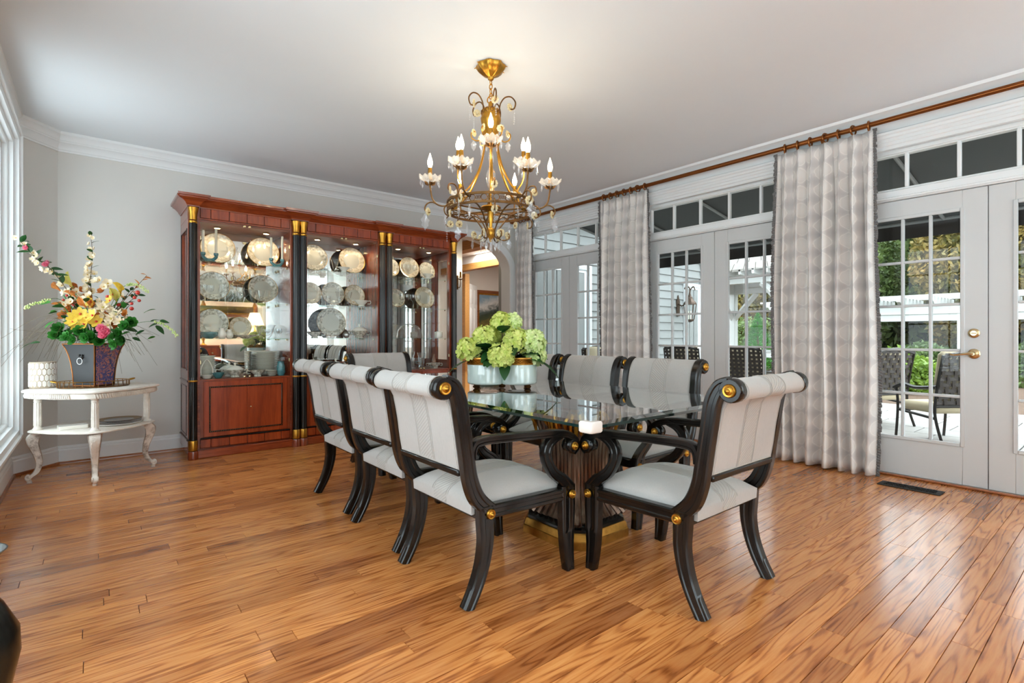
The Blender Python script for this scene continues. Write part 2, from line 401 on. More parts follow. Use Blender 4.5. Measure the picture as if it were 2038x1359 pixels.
MT['hydpale'] = leafmat('pale_hydrangea', (240, 246, 196), (196, 222, 122), .3, 30)
MT['petwhite'] = leafmat('cream_petal', (240, 230, 206), (226, 206, 172), .3, 40)
MT['petyel'] = leafmat('yellow_petal', (236, 210, 84), (214, 170, 52), .3, 40)
MT['petorange'] = leafmat('orange_petal', (216, 150, 74), (190, 100, 52), .3, 40)
MT['petpink'] = leafmat('pink_petal', (214, 74, 118), (236, 150, 168), .3, 40)
MT['petgreen'] = leafmat('green_calla', (190, 196, 90), (222, 200, 120), .3, 30)
MT['berry'] = mat('red_berry', (186, 52, 40), .3)
MT['stem'] = mat('brown_stem', (86, 70, 44), .8)
MT['grass_stem'] = mat('dry_grass', (96, 84, 58), .85)
MT['garden1'] = leafmat('garden_foliage', (118, 138, 76), (58, 80, 42), .3, 1.2)
MT['garden2'] = leafmat('garden_foliage_autumn', (168, 138, 74), (78, 92, 46), .3, 1.2)
MT['garden3'] = leafmat('garden_foliage_lime', (150, 172, 64), (96, 128, 50), .3, 1.2)
MT['bark'] = mat('bark', (126, 106, 82), .95, var=.4, vscale=14, bump=.6, bscale=30)
MT['mulch'] = mat('mulch_and_soil', (104, 80, 62), .95, var=.5, vscale=12, bump=.6, bscale=30)
MT['paver'] = mat('patio_stone', (150, 146, 141), .8, var=.14, vscale=5, bump=.2, bscale=60)
MT['shingle'] = mat('grey_shingle', (150, 145, 138), .85, var=.25, vscale=4)
# ------------------------------------------------------------------ the room shell
XL, XR, YB, YF, HC = -.50, 4.84, 5.88, -1.7, 2.83
XD = 4.908                       # inner face of the french doors
PAIRS = [.699, 2.766, 4.826]     # seam of each pair of doors
def struct(name, mb, m, label, cat, smooth=40, parent=None):
    o = mb.build(name, m, parent, smooth); tag(o, label, cat, kind='structure'); return o

# floor: one slab with every board proud of it
fl = struct('floor', MB().box(XL - .1, XR + .12, YF - .1, YB + .25, -.10, -.004), MT['gap'], 'honey oak strip floor running under the dining table', 'floor')
PW = .083
rnd = random.Random(3)
def plank_verts(x0, x1, y0, y1):
    b = .0011; g = .0004
    x0 += g; x1 -= g; y0 += g; y1 -= g
    return [(x0, y0, -.004), (x1, y0, -.004), (x1, y1, -.004), (x0, y1, -.004), (x0 + b, y0 + b, 0), (x1 - b, y0 + b, 0), (x1 - b, y1 - b, 0), (x0 + b, y1 - b, 0)]
PF = [(4, 5, 6, 7), (0, 1, 5, 4), (1, 2, 6, 5), (2, 3, 7, 6), (3, 0, 4, 7)]
th = math.atan2(834, 1025)
boards = []
row = 0; y = YF - .1
while y < YB + .22:
    x = XL - .1 - rnd.random() * .9
    while x < XR + .12:
        L = rnd.uniform(.45, 1.5); xa, xb = max(x, XL - .1), min(x + L, XR + .12)
        if xb - xa > .03:
            mx, my = (xa + xb) / 2, y + PW / 2; d = mx * sin(th) + my * cos(th); u = (mx * cos(th) - my * sin(th))
            vis = d > .9 and abs(u) / max(d, .1) < 1.25
            boards.append((((xb - xa) / (d * d * d)) if vis else 0, xa, xb, y, rnd.random()))
        x += L
    y += PW
boards.sort(reverse=True)
def tone_attr(me, vals):
    a = me.attributes.new('tone', 'FLOAT', 'FACE'); a.data.foreach_set('value', vals)
for k, (s, xa, xb, y, t) in enumerate(boards[:300]):
    m = MB().add(plank_verts(xa, xb, y, y + PW), PF); me = m.mesh('board', MT['floor'], 0); tone_attr(me, [t] * 5); link('board', me, fl)
m = MB(); vals = []
for s, xa, xb, y, t in boards[300:]:
    m.add(plank_verts(xa, xb, y, y + PW), PF); vals += [t] * 5
o = m.build('distant_boards', MT['floor'], fl, 0); tone_attr(o.data, vals); o['kind'] = 'stuff'

struct('ceiling', MB().box(XL - .1, 5.06, YF - .1, YB + .2, HC, HC + .12), MT['ceil'], 'smooth off-white ceiling above the chandelier', 'ceiling')

# back wall with elliptical arch
AX0, AX1, ASP, ATOP = 3.32, 4.74, 2.04, 2.46
m = MB(); m.box(-.235, AX0, YB, YB + .2, 0, HC); m.box(AX1, 5.06, YB, YB + .2, 0, HC)
N = 36; cxa = (AX0 + AX1) / 2; ha = (AX1 - AX0) / 2
pts = [(cxa - ha * cos(pi * k / N), ASP + (ATOP - ASP) * sin(pi * k / N)) for k in range(N + 1)]
m.loops([[(x, YB, HC), (x, YB + .2, HC), (x, YB + .2, z), (x, YB, z)] for x, z in pts], cap=False)
struct('wall_back', m, MT['wall'], 'pale grey back wall with an elliptical arch beside the china cabinet', 'wall')
m = MB()   # arch casing, flat band following the arch
for sgn, off in ((1, .10),):
    outer = [(cxa - (ha + off) * cos(pi * k / N), ASP + (ATOP - ASP + off) * sin(pi * k / N)) for k in range(N + 1)]
    outer = [(outer[0][0], 0)] + outer + [(min(outer[-1][0], 4.835), 0)]; inner = [(AX0, 0)] + pts + [(AX1, 0)]
    outer = [(min(x, 4.835), z) for x, z in outer]
    m.loops([[(a[0], YB - .001, a[1]), (a[0], YB - .02, a[1]), (b[0], YB - .02, b[1]), (b[0], YB - .001, b[1])] for a, b in zip(inner, outer)], cap=True)
struct('trim_1', m, MT['trim'], 'white arched casing around the opening beside the china cabinet', 'trim')

# left wall with a tall window, corner wall
WY0, WY1, WZ0, WZ1 = 4.15, 5.30, .45, 2.52
LWIN = [(-.2, 2.5), (WY0, WY1)]  # wide first opening is an added one, out of view, admitting daylight
m = MB(); ys = [YF - .1] + [q for a in LWIN for q in a] + [5.575]
for i in range(0, len(ys), 2): m.box(XL - .2, XL, ys[i], ys[i + 1], 0, HC)
for a, b in LWIN: m.box(XL - .2, XL, a, b, 0, WZ0); m.box(XL - .2, XL, a, b, WZ1, HC)
struct('wall_left', m, MT['wall'], 'pale grey wall carrying the tall white-cased window', 'wall')
m = MB(); m.prism([(XL, 5.575), (-.235, YB), (-.235, YB + .2), (XL - .2, YB + .2), (XL - .2, 5.575)], 0, HC)
struct('wall_corner', m, MT['wall'], 'narrow angled grey wall across the corner behind the console', 'wall')
# right wall round the three door units
HO, ZO = .875, 2.565
m = MB(); ys = [YF - .1]
for c in PAIRS: ys += [c - HO, c + HO]
ys.append(YB)
for i in range(0, len(ys), 2): m.box(XR, 5.06, ys[i], ys[i + 1], 0, ZO)
m.box(XR, 5.06, YF - .1, YB, ZO, HC)
struct('wall_right', m, MT['wall'], 'pale grey wall pierced by three pairs of french doors', 'wall')
# wall behind the camera, with two tall out-of-view windows added for daylight
m = MB(); fw = [(-.38, 1.45), (3.25, 4.74)]
m.box(XL - .2, fw[0][0], YF - .2, YF, 0, HC); m.box(fw[0][1], fw[1][0], YF - .2, YF, 0, HC); m.box(fw[1][1], 5.06, YF - .2, YF, 0, HC)
for a, b in fw: m.box(a, b, YF - .2, YF, 0, .2); m.box(a, b, YF - .2, YF, 2.68, HC)
struct('wall_front', m, MT['wall'], 'pale grey wall with two added daylight windows and a sideboard', 'wall')

# window builder -------------------------------------------------
def window(name, label, axis, pos, a0, a1, z0, z1, cols, rows, face, case=.11, depth=.05, proud=.03):
    """axis 'x': wall plane x=pos, spans y;  axis 'y': wall plane y=pos, spans x. face = +1/-1 direction into the room"""
    o = thing(name, (0, 0, 0), label, 'window', kind='structure')
    def B(mb, d0, d1, u0, u1, w0, w1, bev=.004):
        lo, hi = sorted((pos + face * d0, pos + face * d1))
        return mb.box(lo, hi, u0, u1, w0, w1, bev) if axis == 'x' else mb.box(u0, u1, lo, hi, w0, w1, bev)
    m = MB(); p = proud
    prof = [(-.001, -.02), (-.001, .006), (.006, .012), (case * .2, .012), (case * .22, .012 + p * .35), (case * .5, .012 + p * .4), (case * .52, .012 + p * .75), (case * .8, .012 + p * .8), (case * .84, .012 + p), (case, .012 + p), (case, .0005), (case * .9, -.02)]
    rect_frame(m, a0, a1, z0, z1, prof, (lambda u, d, w_: (pos + face * d, u, w_)) if axis == 'x' else (lambda u, d, w_: (u, pos + face * d, w_)))
    m.build('window_frame', MT['trim'], o)
    s = .05; m = MB()
    for u0, u1, w0, w1 in ((a0, a0 + s, z0, z1), (a1 - s, a1, z0, z1), (a0 + s, a1 - s, z0, z0 + s), (a0 + s, a1 - s, z1 - s, z1)): B(m, -.02 - depth, -.02, u0, u1, w0, w1)
    m.build('sash', MT['trim'], o)
    pw, ph = (a1 - a0 - 2 * s) / cols, (z1 - z0 - 2 * s) / rows; mw = .022
    for i in range(1, cols):
        m = MB(); u = a0 + s + i * pw; B(m, -.06, -.03, u - mw / 2, u + mw / 2, z0 + s, z1 - s, .003); m.build('muntin', MT['trim'], o)
    for j in range(1, rows):
        m = MB(); q = z0 + s + j * ph; B(m, -.058, -.032, a0 + s, a1 - s, q - mw / 2, q + mw / 2, .003); m.build('muntin', MT['trim'], o)
    for i in range(cols):
        for j in range(rows):
            m = MB(); B(m, -.047, -.043, a0 + s + i * pw + .008, a0 + s + (i + 1) * pw - .008, z0 + s + j * ph + .008, z0 + s + (j + 1) * ph - .008, 0); m.build('pane', MT['glass'], o, 0)
    return o
window('window_1', 'tall white-cased window beside the console table', 'x', XL, WY0, WY1, WZ0, WZ1, 2, 5, 1, case=.12, proud=.075)
window('window_9', 'wide white-cased window added for daylight in the wall behind the bronze urn', 'x', XL, -.2, 2.5, WZ0, WZ1, 5, 5, 1, case=.12, proud=.075)  # unseen window, added to light the room from the left
window('window_2', 'tall sash window added for daylight behind the sideboard wall near the console side', 'y', YF, fw[0][0], fw[0][1], .2, 2.68, 3, 5, 1)  # out-of-view window added to brighten the interior
window('window_3', 'tall sash window added for daylight in the sideboard wall near the french doors', 'y', YF, fw[1][0], fw[1][1], .2, 2.68, 3, 5, 1)  # second out-of-view window added on this wall to brighten the interior

# crown mouldings and baseboards with mitred corners --------------
ROOM = [(XR, YF), (XR, YB), (-.235, YB), (XL, 5.575), (XL, YF)]
def offs(i, d, scl):
    """corner i of the room polygon moved inward, each adjoining wall by its own distance"""
    def line(k):
        (x0, y0), (x1, y1) = ROOM[k], ROOM[k + 1]; L = math.hypot(x1 - x0, y1 - y0); nx, ny = -(y1 - y0) / L, (x1 - x0) / L
        return nx, ny, nx * x0 + ny * y0 + d * scl[k]
    if i == 0: a = line(0); b = (0, 1, YF)
    elif i == 4: a = line(3); b = (0, 1, YF)
    else: a = line(i - 1); b = line(i)
    det = a[0] * b[1] - a[1] * b[0]
    return ((a[2] * b[1] - b[2] * a[1]) / det, (a[0] * b[2] - b[0] * a[2]) / det)
def moulding(prof, scl, k, zbase):
    r0 = [(*offs(k, d, scl), zbase + z) for d, z in prof]; r1 = [(*offs(k + 1, d, scl), zbase + z) for d, z in prof]
    return MB().loops([r1, r0])
CROWN = [(0, -.150), (.010, -.150), (.012, -.136), (.018, -.132), (.022, -.118), (.034, -.098), (.052, -.082), (.058, -.080), (.060, -.070), (.066, -.066), (.074, -.046), (.092, -.026), (.100, -.022), (.102, -.012), (.104, 0), (0, 0)]
side = ['right', 'back', 'corner', 'left']
for k in range(4):
    struct('trim_%d' % (k + 2), moulding(CROWN, (1.65, .95, .8, .72), k, HC), MT['trim'], 'white stepped crown moulding along the %s' % ['french door wall', 'china cabinet wall', 'angled corner wall', 'tall window wall'][k], 'trim', 25)
BASE = [(0, 0), (.018, 0), (.018, .115), (.013, .125), (.013, .137), (.008, .145), (.006, .153), (0, .153)]
SHOE = [(.018, 0), (.032, 0), (.031, .012), (.026, .019), (.018, .021)]
bases = {1: 'back', 2: 'corner', 3: 'left'}
for k, n in bases.items():
    if k == 1:
        p = BASE; r0 = [(AX0 - .12, YB - d, z) for d, z in p]; r1 = [(*offs(2, d, (1, 1, 1, 1)), z) for d, z in p]; mb = MB().loops([r1, r0])
        p = SHOE; r0 = [(AX0 - .12, YB - d, z) for d, z in p]; r1 = [(*offs(2, d, (1, 1, 1, 1)), z) for d, z in p]; ms = MB().loops([r1, r0])
    else: mb = moulding(BASE, (1, 1, 1, 1), k, 0); ms = moulding(SHOE, (1, 1, 1, 1), k, 0)
    o = struct('baseboard_' + n, mb, MT['trim'], 'tall white baseboard along the %s' % {1: 'china cabinet wall', 2: 'angled corner wall', 3: 'tall window wall'}[k], 'baseboard', 25)
    ms.build('shoe_moulding', MT['shoe'], o)

# french doors ----------------------------------------------------
LW, DT, DB = .822, 2.160, .014
def door_leaf(idx, c, sgn, hinge, label):
    """c seam, sgn direction of the leaf from the seam (+y or -y)"""
    o = thing('door_%d' % idx, (XD, c, 0), label, 'door', kind='structure')
    def Y(a, b): return (sgn * a, sgn * b) if sgn > 0 else (sgn * b, sgn * a)
    st = .152; gz0, gz1 = .315, 2.009; th_ = .042
    m = MB()
    for a, b, z0, z1 in ((.002, st - .012, DB, DT), (LW - st + .012, LW, DB, DT), (st - .012, LW - st + .012, DB, gz0 - .012), (st - .012, LW - st + .012, gz1 + .012, DT)):
        q = Y(a, b); m.box(0, th_, q[0], q[1], z0, z1, .002)
    m.build('stiles_and_rails', MT['door'], o)
    m = MB()   # raised lip round the glass
    for a, b, z0, z1 in ((st - .026, st, gz0 - .026, gz1 + .026), (LW - st, LW - st + .026, gz0 - .026, gz1 + .026), (st, LW - st, gz0 - .026, gz0), (st, LW - st, gz1, gz1 + .026)):
        q = Y(a, b); m.box(-.008, .012, q[0], q[1], z0, z1, .004)
    m.build('glazing_bead', MT['door'], o)
    pw = (LW - 2 * st) / 3; ph = (gz1 - gz0) / 5; mw = .020
    for i in (1, 2):
        q = Y(st + i * pw - mw / 2, st + i * pw + mw / 2); MB().box(-.004, .030, q[0], q[1], gz0, gz1, .004).build('muntin', MT['door'], o)
    for j in (1, 2, 3, 4):
        q = Y(st, LW - st); MB().box(-.0025, .0285, q[0], q[1], gz0 + j * ph - mw / 2, gz0 + j * ph + mw / 2, .004).build('muntin', MT['door'], o)
    for i in range(3):
        for j in range(5):
            q = Y(st + i * pw + .0105, st + (i + 1) * pw - .0105); MB().box(.011, .015, q[0], q[1], gz0 + j * ph + .0105, gz0 + (j + 1) * ph - .0105).build('pane', MT['glass'], o, 0)
    if sgn > 0 and c < 1:
        hy = .076
        m = MB(); m.lathe([(.036, 0), (.036, .004), (.030, .010), (.016, .014), (.014, .030), (.010, .044)], 20, axis='x', M=Matrix.Translation((0, sgn * hy, .970)) @ Matrix.Scale(-1, 4, (1, 0, 0)))
        lv = m.build('lever_handle', MT['brass'], o)
        MB().tube(bez([(-.040, hy, .970), (-.046, hy + .02, .972), (-.048, hy + .06, .966), (-.046, hy + .105, .960), (-.044, hy + .125, .966)], 5), [.009] * 5 + [.008] * 5 + [.007] * 5 + [.006] * 6, 8).build('lever', MT['brass'], lv)
        d = MB().lathe([(.034, 0), (.034, .005), (.028, .012), (.020, .014), (.018, .018)], 20, axis='x', M=Matrix.Translation((0, sgn * hy, 1.118)) @ Matrix.Scale(-1, 4, (1, 0, 0))).build('deadbolt', MT['brass'], o)
        MB().box(-.030, -.016, hy - .014, hy + .014, 1.114, 1.122, .003).build('thumb_turn', MT['brass'], d)
    return o
nm = ['beside the floor register', 'beside the patterned drape in the middle', 'beside the archway end of the room']
k = 1
for n, c in enumerate(PAIRS):
    door_leaf(k, c, 1, None, 'white fifteen-pane french door ' + ('with brass lever handle ' if n == 0 else 'on the arch side of its pair, ') + nm[n]); k += 1
    door_leaf(k, c, -1, None, 'white fifteen-pane french door ' + ('without a handle ' if n == 0 else 'on the register side of its pair, ') + nm[n]); k += 1
# frames, transoms, thresholds
k = 6
for n, c in enumerate(PAIRS):
    place = nm[n]
    m = MB()
    m.box(4.862, 4.99, c - HO, c - LW - .004, 0, ZO, .003); m.box(4.862, 4.99, c + LW + .004, c + HO, 0, ZO, .003)
    m.box(4.885, 4.99, c - LW, c + LW, DT + .004, 2.245, .006); m.box(4.870, 4.90, c - LW - .004, c + LW + .004, 2.172, 2.190, .004)
    m.box(4.885, 4.99, c - LW, c + LW, 2.527, ZO, .004)
    m.box(XD + .012, 4.99, c - LW, c + LW, 0, .012)
    o = struct('trim_%d' % k, m, MT['trim'], 'white door frame round the french doors ' + place, 'trim'); k += 1
    MB().box(4.895, 4.99, c - LW, c + LW, .002, .011).build('threshold', MT['gap'], o)
    MB().box(4.855, 4.895, c - HO, c + HO, .001, .016, .006).build('shoe_strip', MT['shoe'], o)
    MB().box(XD + .010, XD + .03, c - .0015, c + .0015, .014, DT).build('seam', MT['gap'], o)
    mB = MB()
    for a in (c - HO, c + HO): # side casings on the wall face
        s = -1 if a < c else 1
        cp = [(-.012, .03), (-.012, -.030), (.030, -.030), (.035, -.022), (.065, -.022), (.070, -.014), (.10, -.014), (.10, .03)]
        mB.loops([[(XR + d, a + s * e, z_) for e, d in cp] for z_ in (0, ZO - .013)])
    # head casing built up in steps
    HEAD = [(.012, ZO - .012), (.020, ZO - .012), (.020, ZO + .012), (.030, ZO + .018), (.030, ZO + .04), (.036, ZO + .044), (.036, ZO + .066), (.046, ZO + .072), (.050, ZO + .09), (.062, ZO + .098), (.066, ZO + .114), (-.02, ZO + .114), (-.02, ZO - .012)]
    mB.loops([[(XR - d, c - HO - .12, z) for d, z in HEAD], [(XR - d, c + HO + .12, z) for d, z in HEAD]])
    struct('trim_%d' % k, mB, MT['trim'], 'white stepped casing on the wall round the french doors ' + place, 'trim', 20); k += 1
for n, c in enumerate(PAIRS):
    o = thing('window_%d' % (4 + n), (0, c, 0), 'five-pane transom light above the french doors ' + nm[n], 'window', kind='structure')
    z0, z1 = 2.259, 2.519; Wt = .755
    m = MB(); m.box(4.90, 4.945, -LW, -Wt, 2.245, 2.53, .003); m.box(4.90, 4.945, Wt, LW, 2.245, 2.53, .003); m.box(4.90, 4.945, -Wt, Wt, 2.245, z0, .003); m.box(4.90, 4.945, -Wt, Wt, z1, 2.53, .003)
    m.build('sash', MT['trim'], o)
    xs = [-Wt, -.470, -.157, .157, .470, Wt]
    for q in xs[1:-1]: MB().box(4.898, 4.935, q - .012, q + .012, z0, z1, .004).build('muntin', MT['trim'], o)
    for a, b in zip(xs, xs[1:]): MB().box(4.916, 4.920, a + .011, b - .011, z0 + .001, z1 - .001).build('pane', MT['glass'], o, 0)

# rooms beyond the arch ----------------------------------------------
o = struct('floor_hall', MB().box(2.6, 5.06, YB + .24, 10.6, -.1, -.002).box(5.06, 9.4, 6.57, 10.6, -.1, -.002), MT['shoe'], 'stained wood floor of the room beyond the arch', 'floor')
struct('ceiling_hall', MB().box(2.6, 5.06, YB + .2, 10.6, HC, HC + .1).box(5.06, 9.4, 6.57, 10.6, HC, HC + .1), MT['ceil'], 'white ceiling of the room beyond the arch', 'ceiling')
m = MB(); m.box(2.6, 9.4, 10.4, 10.6, 0, HC); struct('wall_hall_back', m, MT['wall'], 'white wall hung with the landscape painting beyond the arch', 'wall')
m = MB(); m.box(2.5, 2.6, YB + .2, 10.6, 0, HC); struct('wall_hall_left', m, MT['wall'], 'white side wall of the room beyond the arch', 'wall')
m = MB(); m.box(9.4, 9.5, 6.57, 10.6, 0, HC); struct('wall_hall_right', m, MT['wall'], 'white end wall of the room beyond the arch', 'wall')
m = MB(); m.box(5.06, 5.14, YB, 6.5, -.14, 3.2); struct('wall_return', m, MT['white_ext'], 'short white return wall between the arch and the clapboard wing', 'wall')
m = MB(); m.box(4.36, 4.56, 6.86, 7.0, 0, HC - .001); struct('wall_pier', m, MT['trim'], 'narrow white pier carrying a candle sconce beyond the arch', 'wall')
tag(MB().box(6.3, 6.44, 6.58, 10.38, 2.52, 2.66, .006).build('ceiling_beam', MT['oakbeam']), 'long light oak ceiling beam near the landscape painting', 'beam')
tag(MB().box(5.25, 5.48, 6.58, 10.38, 2.66, 2.825, .006).build('ceiling_beam', MT['oakbeam']), 'thick light oak ceiling beam just inside the arch', 'beam')
tag(MB().box(6.34, 6.40, 6.58, 10.38, 2.661, 2.828).build('beam_packer', MT['ceil']), 'white packing strip fixing the thin oak beam to the ceiling', 'strip')
# ------------------------------------------------------------------ dining chairs
REED = [(-.5, -.36), (-.5, .36), (-.40, .5), (-.20, .5), (-.13, .40), (.13, .40), (.20, .5), (.40, .5), (.5, .36), (.5, -.36), (.40, -.5), (.20, -.5), (.13, -.40), (-.13, -.40), (-.20, -.5), (-.40, -.5)]
def ribbon(m, path, wid, yc, t, n=5, M=None):
    """flat moulded bar following a path in the x-z plane, thickness t about y=yc"""
    ws = wid if isinstance(wid, (list, tuple)) else [wid] * len(path)
    P = bez([(p[0], p[1], w_) for p, w_ in zip(path, ws)], n); rings = []
    for i, (x, z, w_) in enumerate(P):
        a, b = P[max(i - 1, 0)], P[min(i + 1, len(P) - 1)]; dx, dz = b[0] - a[0], b[1] - a[1]; L = math.hypot(dx, dz) or 1; nx, nz = -dz / L, dx / L
        rings.append([(x + nx * u * w_, yc + v * t, z + nz * u * w_) for u, v in REED])
    return m.loops(rings, M=M)
SIDE = .272
# measured side profile: x forward, z up
POST = [(-.395, .925), (-.355, .905), (-.325, .845), (-.308, .74), (-.289, .62), (-.272, .52), (-.236, .435), (-.17, .375)]
def rosette(m, x, y, z, r, s):
    pr = [(r, 0), (r, .004), (r * .86, .009), (r * .62, .008), (r * .5, .011), (r * .34, .012), (r * .24, .019), (r * .08, .022)]
    m.lathe([(a, s * b) for a, b in pr] if s > 0 else [(a, s * b) for a, b in pr][::-1], 16, (x, y, z), 'y')
def chair(loc, rz, label, group):
    o = thing('dining_armchair', loc, label, 'chair', group, rz)
    for s in (-1, 1):
        yc = s * SIDE; t = .046
        m = MB(); ribbon(m, POST, [.05, .056, .06, .058, .058, .062, .066, .06], yc, t)
        # scroll head
        m.lathe([(.041, -t / 2), (.046, -t / 2 + .006), (.046, t / 2 - .006), (.041, t / 2)], 20, (-.402, yc, .897), 'y')
        m.build('back_post', MT['black'], o)
        m = MB(); ribbon(m, [(-.20, .40), (-.196, .33), (-.195, .25), (-.212, .16), (-.243, .08), (-.288, 0)], [.075, .072, .066, .06, .055, .05], yc, t); m.build('rear_leg', MT['black'], o)
        m = MB(); ribbon(m, [(.277, .40), (.278, .31), (.277, .2), (.279, .1), (.290, 0)], [.088, .086, .078, .064, .048], yc, t); m.build('front_leg', MT['black'], o)
        m = MB(); ribbon(m, [(-.22, .375), (.05, .367), (.27, .362)], .058, yc, t * .92, 3); m.build('side_rail', MT['black'], o)
        m = MB(); ribbon(m, [(-.262, .60), (-.258, .645), (-.225, .668), (-.10, .667), (.08, .657), (.20, .650), (.275, .637), (.325, .608), (.338, .572), (.315, .545)], [.02, .03, .036, .036, .036, .038, .036, .032, .028, .02], yc, t * .95); m.build('arm', MT['black'], o)
        m = MB(); ribbon(m, [(.235, .640), (.185, .625), (.150, .592), (.147, .545), (.185, .478), (.250, .428), (.285, .385)], [.035, .045, .048, .046, .046, .055, .07], yc, t * .9); m.build('arm_support', MT['black'], o)
        m = MB(); m.lathe([(.024, -.030), (.030, -.026), (.026, -.018), (.032, -.010), (.032, .010), (.026, .018), (.030, .026), (.024, .030)], 16, (.302, yc, .583), 'y'); m.build('arm_scroll', MT['black'], o)
        for x, z, r, e in ((-.402, .897, .026, t / 2), (.302, .583, .020, .030), (-.182, .367, .022, t * .46), (.292, .358, .021, t / 2)):
            m = MB(); rosette(m, x, yc + s * e, z, r, s); m.build('rosette', MT['gold'], o)
        m = MB(); rosette(m, .302, yc - s * .030, .583, .020, -s); m.build('rosette', MT['gold'], o)
    iy = SIDE - .022
    MB().box(.245, .30, -iy, iy, .338, .392, .008).build('front_rail', MT['black'], o)
    m = MB(); m.box(-.225, -.175, -iy, iy, .340, .362, .006); m.box(-.232, -.180, -iy, iy, .364, .396, .009); m.build('rear_rail', MT['black'], o)
    MB().box(-.315, -.272, -iy, iy, .532, .560, .006).build('back_rail', MT['black'], o)
    # seat cushion: domed, edges rounded
    nx, ny = 14, 12; rows = []
    def dome(u, v): return .405 + .068 * ((1 - abs(u) ** 3.2) * (1 - abs(v) ** 3.2)) ** .55
    m = MB(); vs = []; fs = []
    for i in range(nx + 1):
        for j in range(ny + 1):
            u, v = -1 + 2 * i / nx, -1 + 2 * j / ny
            u, v = sin(u * pi / 2), sin(v * pi / 2)
            vs.append((.015 + u * .262, v * (iy - .003), dome(u, v)))
    W_ = ny + 1
    for i in range(nx):
        for j in range(ny): fs.append((i * W_ + j, (i + 1) * W_ + j, (i + 1) * W_ + j + 1, i * W_ + j + 1))
    edge = [i * W_ for i in range(nx + 1)] + [nx * W_ + j for j in range(1, W_)] + [i * W_ + ny for i in range(nx - 1, -1, -1)] + [j for j in range(ny - 1, 0, -1)]
    b = len(vs); vs += [(vs[e][0] * .99, vs[e][1] * .99, .362) for e in edge]
    n = len(edge)
    fs += [(edge[i], b + i, b + (i + 1) % n, edge[(i + 1) % n]) for i in range(n)]; fs.append(tuple(range(b, b + n)))
    fs = [tuple(reversed(f)) for f in fs[-n - 1:-1]] and fs
    m.add(vs, fs); seat = m.build('seat', MT['fabric'], o, 60)
    m = MB()   # quilted band across the seat from front to back
    bw = .052; st = [(-1 + 2 * i / 20) for i in range(21)]
    top = [(.015 + sin(q * pi / 2) * .262, dome(sin(q * pi / 2), 0) + .0012) for q in st]
    m.loops([[(x, -bw, z), (x, bw, z)] for x, z in [(-.2475, .366)] + top + [(.2775, .366)]], cap=False, ringclosed=False); m.build('quilted_band', MT['band'], seat, 60)
    for yy in (-bw - .012, -bw, bw, bw + .012):
        MB().tube([(x, yy, z - .0006) for x, z in top], .0022, 5).build('piping', MT['piping'], seat)
    # upholstered back rolling over at the top
    ft = [(-.262, .556), (-.268, .60), (-.284, .70), (-.300, .80), (-.318, .865), (-.345, .912), (-.382, .938), (-.415, .936), (-.442, .912), (-.446, .882), (-.428, .862), (-.398, .856), (-.368, .848)]
    ft = bez(ft, 4)
    bk = bez([(-.352, .82), (-.332, .72), (-.318, .62), (-.306, .556)], 4)
    prof = ft + bk; m = MB(); by = iy - .002
    m.loops([[(x, yy, z) for x, z in prof] for yy in (-by, -by + .01, by - .01, by)] if False else [[(x, -by, z) for x, z in prof], [(x, by, z) for x, z in prof]])
    back = m.build('backrest', MT['fabric'], o, 50)
    def off(path, d):
        out = []
        for i, p in enumerate(path):
            a, c = path[max(i - 1, 0)], path[min(i + 1, len(path) - 1)]; dx, dz = c[0] - a[0], c[1] - a[1]; L = math.hypot(dx, dz) or 1
            out.append((p[0] - -dz / L * -d if False else p[0] + dz / L * d, p[1] - dx / L * d))
        return out
    # d>0 moves to the front/outer side of the running direction
    wrap = off(prof, .0016)
    m = MB(); m.loops([[(x, -bw, z), (x, bw, z)] for x, z in wrap], cap=False, ringclosed=False); m.build('quilted_band', MT['band'], back, 60)
    for yy in (-bw - .012, -bw, bw, bw + .012, -by + .008, by - .008):
        MB().tube([(x, yy, z) for x, z in off(prof, .0008)], .0024, 5).build('piping', MT['piping'], back)
    MB().tube([(-.309, -by + .008, .563), (-.309, by - .008, .563)], .0028, 5).build('piping', MT['piping'], back)
    return o
GR = 'dining armchairs around the glass table'
c0 = chair((1.451, 1.992, 0), 0, 'black and pale grey scroll-back armchair meeting the near end chair at the foam-guarded corner', GR)
SHOTS = [((1.485, 2.670), 0, 'pale grey scroll-back armchair in the middle of the side facing the french doors'),
         ((1.505, 3.385), 0, 'pale grey scroll-back armchair nearest the china cabinet on the side facing the french doors'),
         ((2.105, 1.364), pi / 2, 'pale grey scroll-back armchair at the table end facing the china cabinet'),
         ((2.036, 4.075), -pi / 2, 'pale grey scroll-back armchair at the table end with its back to the china cabinet'),
         ((2.690, 2.100), pi, 'pale grey scroll-back armchair on the window side beside the end chair'),
         ((2.690, 2.755), pi, 'pale grey scroll-back armchair in the middle of the window side'),
         ((2.690, 3.425), pi, 'pale grey scroll-back armchair on the window side by the hydrangea planter')]
c0['label'] = 'pale grey scroll-back armchair beside the foam-guarded table corner, facing the french doors'
SHOTS[1] = (SHOTS[1][0], 0, 'pale grey scroll-back armchair by the china cabinet, on the side facing the french doors')
for (x, y), rz, lb in SHOTS: copy_tree(c0, (x, y, 0), rz, lb)

